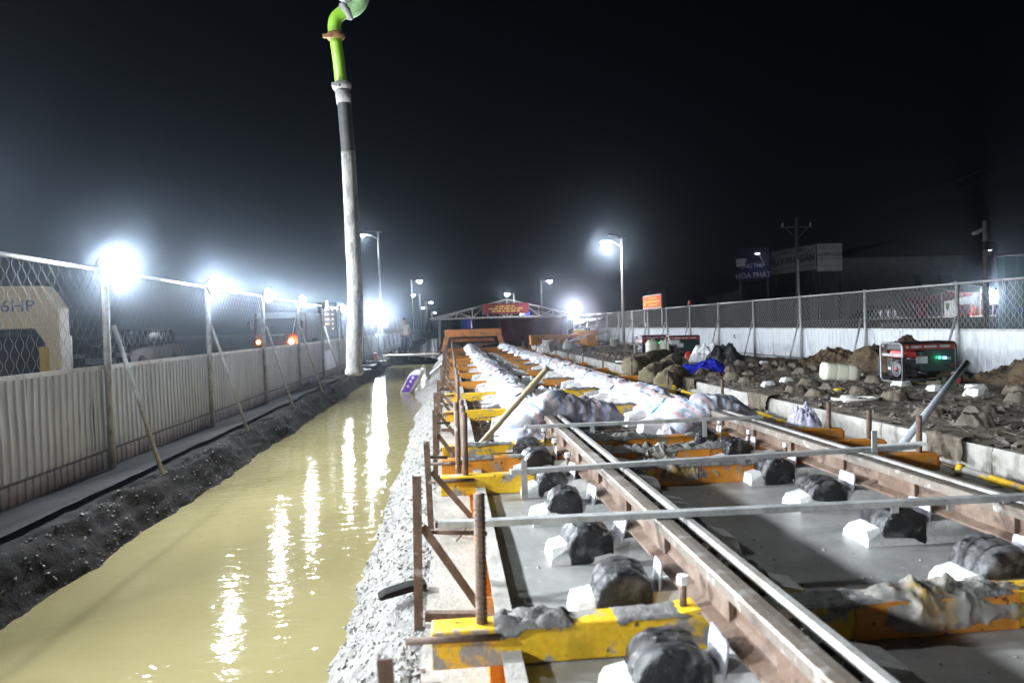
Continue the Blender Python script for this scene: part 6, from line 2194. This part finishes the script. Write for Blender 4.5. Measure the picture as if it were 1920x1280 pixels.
lo = bpy.data.objects.new('sign_glow', ld); C.objects.link(lo); lo.parent = t; lo.location = (0, 0.05, -0.20); lo.rotation_euler = (R(25), 0, 0)

# dim sheds behind the signs
def shed(cx, cy, w, dp, h, label, mat, ribs=0, rz=0.0, roof='dark_wall'):
    t = empty('shed', (cx, cy, -0.1), rz)
    tag(t, label, 'shed')
    MB().box((0, dp / 2, h / 2), (w, dp, h)).build('wall', mat, t)
    MB().prism([(-w / 2 - 0.3, h), (w / 2 + 0.3, h), (0, h + 0.14 * w)], 'y', -0.3, dp + 0.3).build('roof', roof, t)
    MB().box((-w * 0.2, -0.03, 1.1), (w * 0.22, 0.06, 2.2)).build('door', 'dark_wall', t)
    for x in (0.15, 0.35):
        MB().box((w * x, -0.03, h * 0.6), (w * 0.1, 0.06, h * 0.22)).build('window', 'glass_dark', t)
    return t


q = at_y(1660, 500, 74.0)
shed(q.x + 2, 74, 15, 8, q.z + 1.2, 'long dim pale warehouse behind the sign boards', 'sign_white')
q = at_y(1340, 545, 80.0)
shed(q.x, 80, 12, 8, q.z + 0.6, 'low dark warehouse left of the blue sign', 'dark_wall')
q = at_y(1420, 560, 66.0)
shed(q.x + 1.5, 67, 9, 5, 3.6, 'dark building carrying the blue sign', 'dark_wall')

# bright strip: lit canopy far behind the shelter
q0 = at_y(1076, 603, 88.0); q1 = at_y(1146, 603, 88.0)
t = empty('lit_canopy', ((q0.x + q1.x) / 2, 88.0, -0.1))
tag(t, 'long blazing white lit canopy front far behind the floodlight', 'canopy')
cwid = q1.x - q0.x
MB().box((0, 2, q0.z + 0.45), (cwid, 4, 0.15)).build('roof', 'sheet_white', t)
MB().box((0, 0.3, q0.z + 0.1), (cwid, 0.1, 0.52)).build('light_box', 'tube_white', t)
for i in range(6):
    MB().tube([(-cwid / 2 + cwid * i / 5, 0.1, 0), (-cwid / 2 + cwid * i / 5, 0.1, q0.z + 0.45)], 0.06, n=6).build('column', 'sheet_white', t)

# green sheet-metal shed at the right edge
q = at_y(1886, 480, 34.0)
t = empty('green_shed', (q.x, 34.0, -0.1))
tag(t, 'green ribbed metal shed cut off by the right edge of the picture', 'shed')
gs = sheet_mb(1.0, q.z + 0.1, 0, 6, 0.03, -1)
for k in range(5):
    c_ = gs.build('panel', 'shed_green', t, (k * 1.0, 0, 0)) if k == 0 else reuse(c_, t, (k * 1.0, 0, 0))
    c_.rotation_euler = (0, 0, R(-90))
MB().box((2.5, 0.2, q.z + 0.18), (5.3, 0.9, 0.10)).build('roof', 'dark_wall', t)
MB().box((0.03, 0.30, (q.z + 0.1) / 2), (0.06, 0.5, q.z + 0.1)).build('side_wall', 'shed_green', t)
MB().box((1.5, -0.07, 1.35), (0.10, 0.08, 2.3)).build('door_light', 'tube_white', t)

# street stall under a lit roof, behind the fence
q = at_y(1800, 600, 40.0)
ST = Vector((q.x, 40.0, 0.75))
o = MB().box((31, 44, 0.30), (16, 11, 0.9)).build('shop_floor', 'ground_soil'); o['kind'] = 'structure'
t = empty('street_stall', ST)
tag(t, 'open street stall with a lit white roof behind the right fence', 'stall')
P3 = lambda x, y, Y=40.0: at_y(x, y, Y) - ST
PX = lambda x: P3(x, 580).x
PZ = lambda y: P3(1790, y).z
r = [P3(1798, 553), P3(1890, 553), P3(1890, 534), P3(1812, 540)]
z_r = P3(1830, 545).z
xa = P3(1796, 545).x; xb = P3(1886, 545).x
MB().box(((xa + xb) / 2, 1.6, z_r + 0.25), (xb - xa, 3.4, 0.06), Matrix.Rotation(R(12), 4, 'X')).build('roof', 'sheet_white', t)
MB().box((at_y(1806, 575, 43.4).x - ST.x, 3.4, z_r / 2), (2.8, 0.08, z_r)).build('back_wall', 'dark_wall', t)
for px in (1766, 1838, 1886):
    MB().tube([(PX(px), 0, -0.0), (PX(px), 0, z_r)], 0.04, n=6).build('post', 'sheet_white', t)
for i in range(2):
    MB().tube([(PX(1815), 0.6 + 1.2 * i, z_r - 0.02), (PX(1880), 0.6 + 1.2 * i, z_r - 0.02)], 0.035, n=6).build('tube_lamp', 'tube_white', t)
ld = bpy.data.lights.new('stall_light', 'POINT'); ld.energy = 2600; ld.color = (0.85, 0.92, 1.0); ld.shadow_soft_size = 0.15
lo = bpy.data.objects.new('stall_light', ld); C.objects.link(lo); lo.parent = t; lo.location = (PX(1858), 0.2, z_r - 0.35)
t = empty('awning', ST)
tag(t, 'dark red sloping awning left of the lit stall', 'awning')
a0, a1 = P3(1722, 574), P3(1822, 551)
MB().grid(lambda u, v: (a0.x + (a1.x - a0.x) * u, 1.8 * v - 0.2, a0.z + (a1.z - a0.z) * u + 0.5 * v * (1 - 0.3 * u) - 0.06 * math.sin(u * 3.14)), 16, 8).build('cloth', 'awning_red', t, smooth=True)
MB().grid(lambda u, v: (PX(1712) + (PX(1734) - PX(1712)) * u, -0.22 + 0.04 * math.sin(u * 12), PZ(566) + (PZ(594) - PZ(566)) * v), 10, 6)  .build('side_flap', 'awning_red', t, smooth=True)
for px in (1706, 1760):
    MB().tube([(PX(px), 0, 0), (PX(px), 0, PZ(570))], 0.03, n=6).build('post', 'galvanised_old', t)


def stool(loc, mat, label):
    t = empty('plastic_stool', loc)
    tag(t, label, 'stool')
    MB().box((0, 0, 0.44), (0.34, 0.34, 0.04)).build('seat', mat, t, bevel=0.015)
    for x, y in ((-1, -1), (1, -1), (1, 1), (-1, 1)):
        MB().bar((x * 0.13, y * 0.13, 0.43), (x * 0.17, y * 0.17, 0), 0.05, 0.05, (0, 1, 0)).build('leg', mat, t)


def box_thing(name, px, py, w, d_, h, mat, label, cat, dy=0.0, z=None):
    p_ = at_y(px, py, 40 + dy)
    t = empty(name, (p_.x, 40 + dy, 0.75))
    tag(t, label, cat)
    MB().box((0, 0, h / 2), (w, d_, h)).build('body', mat, t, bevel=0.03)
    MB().box((0, 0, h + 0.02), (w * 1.05, d_ * 1.05, 0.05)).build('lid', mat, t)
    return t


box_thing('drinks_cooler', 1805, 600, 0.62, 0.5, 0.72, 'gen_red', 'red drinks cooler standing before the stall', 'cooler', -0.6)
for i, (px, m, lb) in enumerate(((1862, 'blue_plastic', 'blue plastic stool under the white table'), (1900, 'teal_plastic', 'teal plastic stool in front of the green shed'), (1911, 'blue_plastic', 'blue plastic stool beside the teal one'))):
    p_ = at_y(px, 600, 39.4 if i == 0 else 32.8)
    stool((p_.x, 39.0 if i == 0 else 32.8, 0.75), m, lb)
p_ = at_y(1868, 582, 39.6)
t = empty('white_table', (p_.x, 39.6, 0.75))
tag(t, 'white table stacked with white boxes at the stall', 'table')
MB().box((0, 0, 0.72), (0.95, 0.6, 0.05)).build('top', 'sheet_white', t)
for x in (-0.42, 0.42):
    for y in (-0.25, 0.25):
        MB().box((x, y, 0.35), (0.05, 0.05, 0.70)).build('leg', 'sheet_white', t)
t = empty('box_stack', (p_.x + 0.08, 39.6, 1.495))
tag(t, 'stack of white boxes on the white table', 'boxes')
for i in range(3):
    MB().box((0.03 * i, 0, 0.11 + 0.19 * i), (0.66 - 0.1 * i, 0.42, 0.17)).build('box', 'sheet_white', t, bevel=0.02)
p_ = at_y(1828, 597, 39.2)
cloth_heap('shopping_bag', p_.x, 39.2, 0.24, 0.2, 0.55, 'sign_orange', 'orange and white bag beside the red cooler', 7, 'bag', z0=0.75, crease=0.7, box=True)
p_ = at_y(1777, 594, 39.0)
t = empty('lime_cloth', (p_.x, 39.0, 0.75))
tag(t, 'small lime cloth hanging on a rail left of the red cooler', 'cloth')
MB().grid(lambda u, v: (0.30 * (u - 0.5) * (0.4 + 0.6 * v), 0.03 * math.sin(u * 9), 0.42 + 0.42 * v), 8, 6).build('cloth', 'lime_cloth', t, smooth=True)
MB().tube([(-0.3, 0, 0.86), (1.9, 0, 0.90)], 0.015, n=5).build('rail', 'galvanised', t)
for x in (-0.3, 1.9):
    MB().tube([(x, 0, 0.0), (x, 0, 0.9)], 0.018, n=5).build('leg', 'galvanised', t)
t = empty('hanging_goods', (at_y(1868, 553, 40.6).x, 40.6, 0.75))
tag(t, 'rows of small bright packets hanging under the stall roof', 'goods')
for i in range(9):
    MB().box((-0.7 + 0.17 * i, 0, 1.55 + 0.03 * (i % 3)), (0.12, 0.04, 0.42)).build('packet', ['blue_plastic', 'sheet_white', 'gen_red', 'yellow_plastic'][i % 4], t)

car((at_y(1628, 600, 44.0).x, 44.0, -0.1), R(100), 'dim car parked behind the wire mesh, left of the red awning', 'dark_wall')
o = MB().box((0, 0, 0.38), (1.9, 0.14, 0.76)).build('low_wall', 'concrete_pale', loc=(at_y(1690, 612, 30).x, 30, -0.1))
tag(o, 'short pale low wall beyond the fence under the red awning', 'wall')


# ================================================================== thin haze, put in to give the lamps their lens glow
def haze():
    mb = MB().box((5, 105, 6.0), (170, 260, 15.4))
    m = bpy.data.materials.new('glow_haze'); m.use_nodes = True
    N, L = m.node_tree.nodes, m.node_tree.links
    N.remove(N['Principled BSDF'])
    v = N.new('ShaderNodeVolumePrincipled')
    v.inputs['Color'].default_value = (0.68, 0.82, 1.0, 1)
    v.inputs['Density'].default_value = HAZE
    v.inputs['Anisotropy'].default_value = 0.965
    L.new(v.outputs[0], N['Material Output'].inputs['Volume'])
    try:
        m.cycles.homogeneous_volume = True
    except Exception:
        pass
    MATS['glow_haze'] = m
    o = mb.build('haze', 'glow_haze')
    o['kind'] = 'stuff'
    tag(o, 'thin haze added to imitate lens glow round the lamps', 'haze')


HAZE = 0.0016
haze()
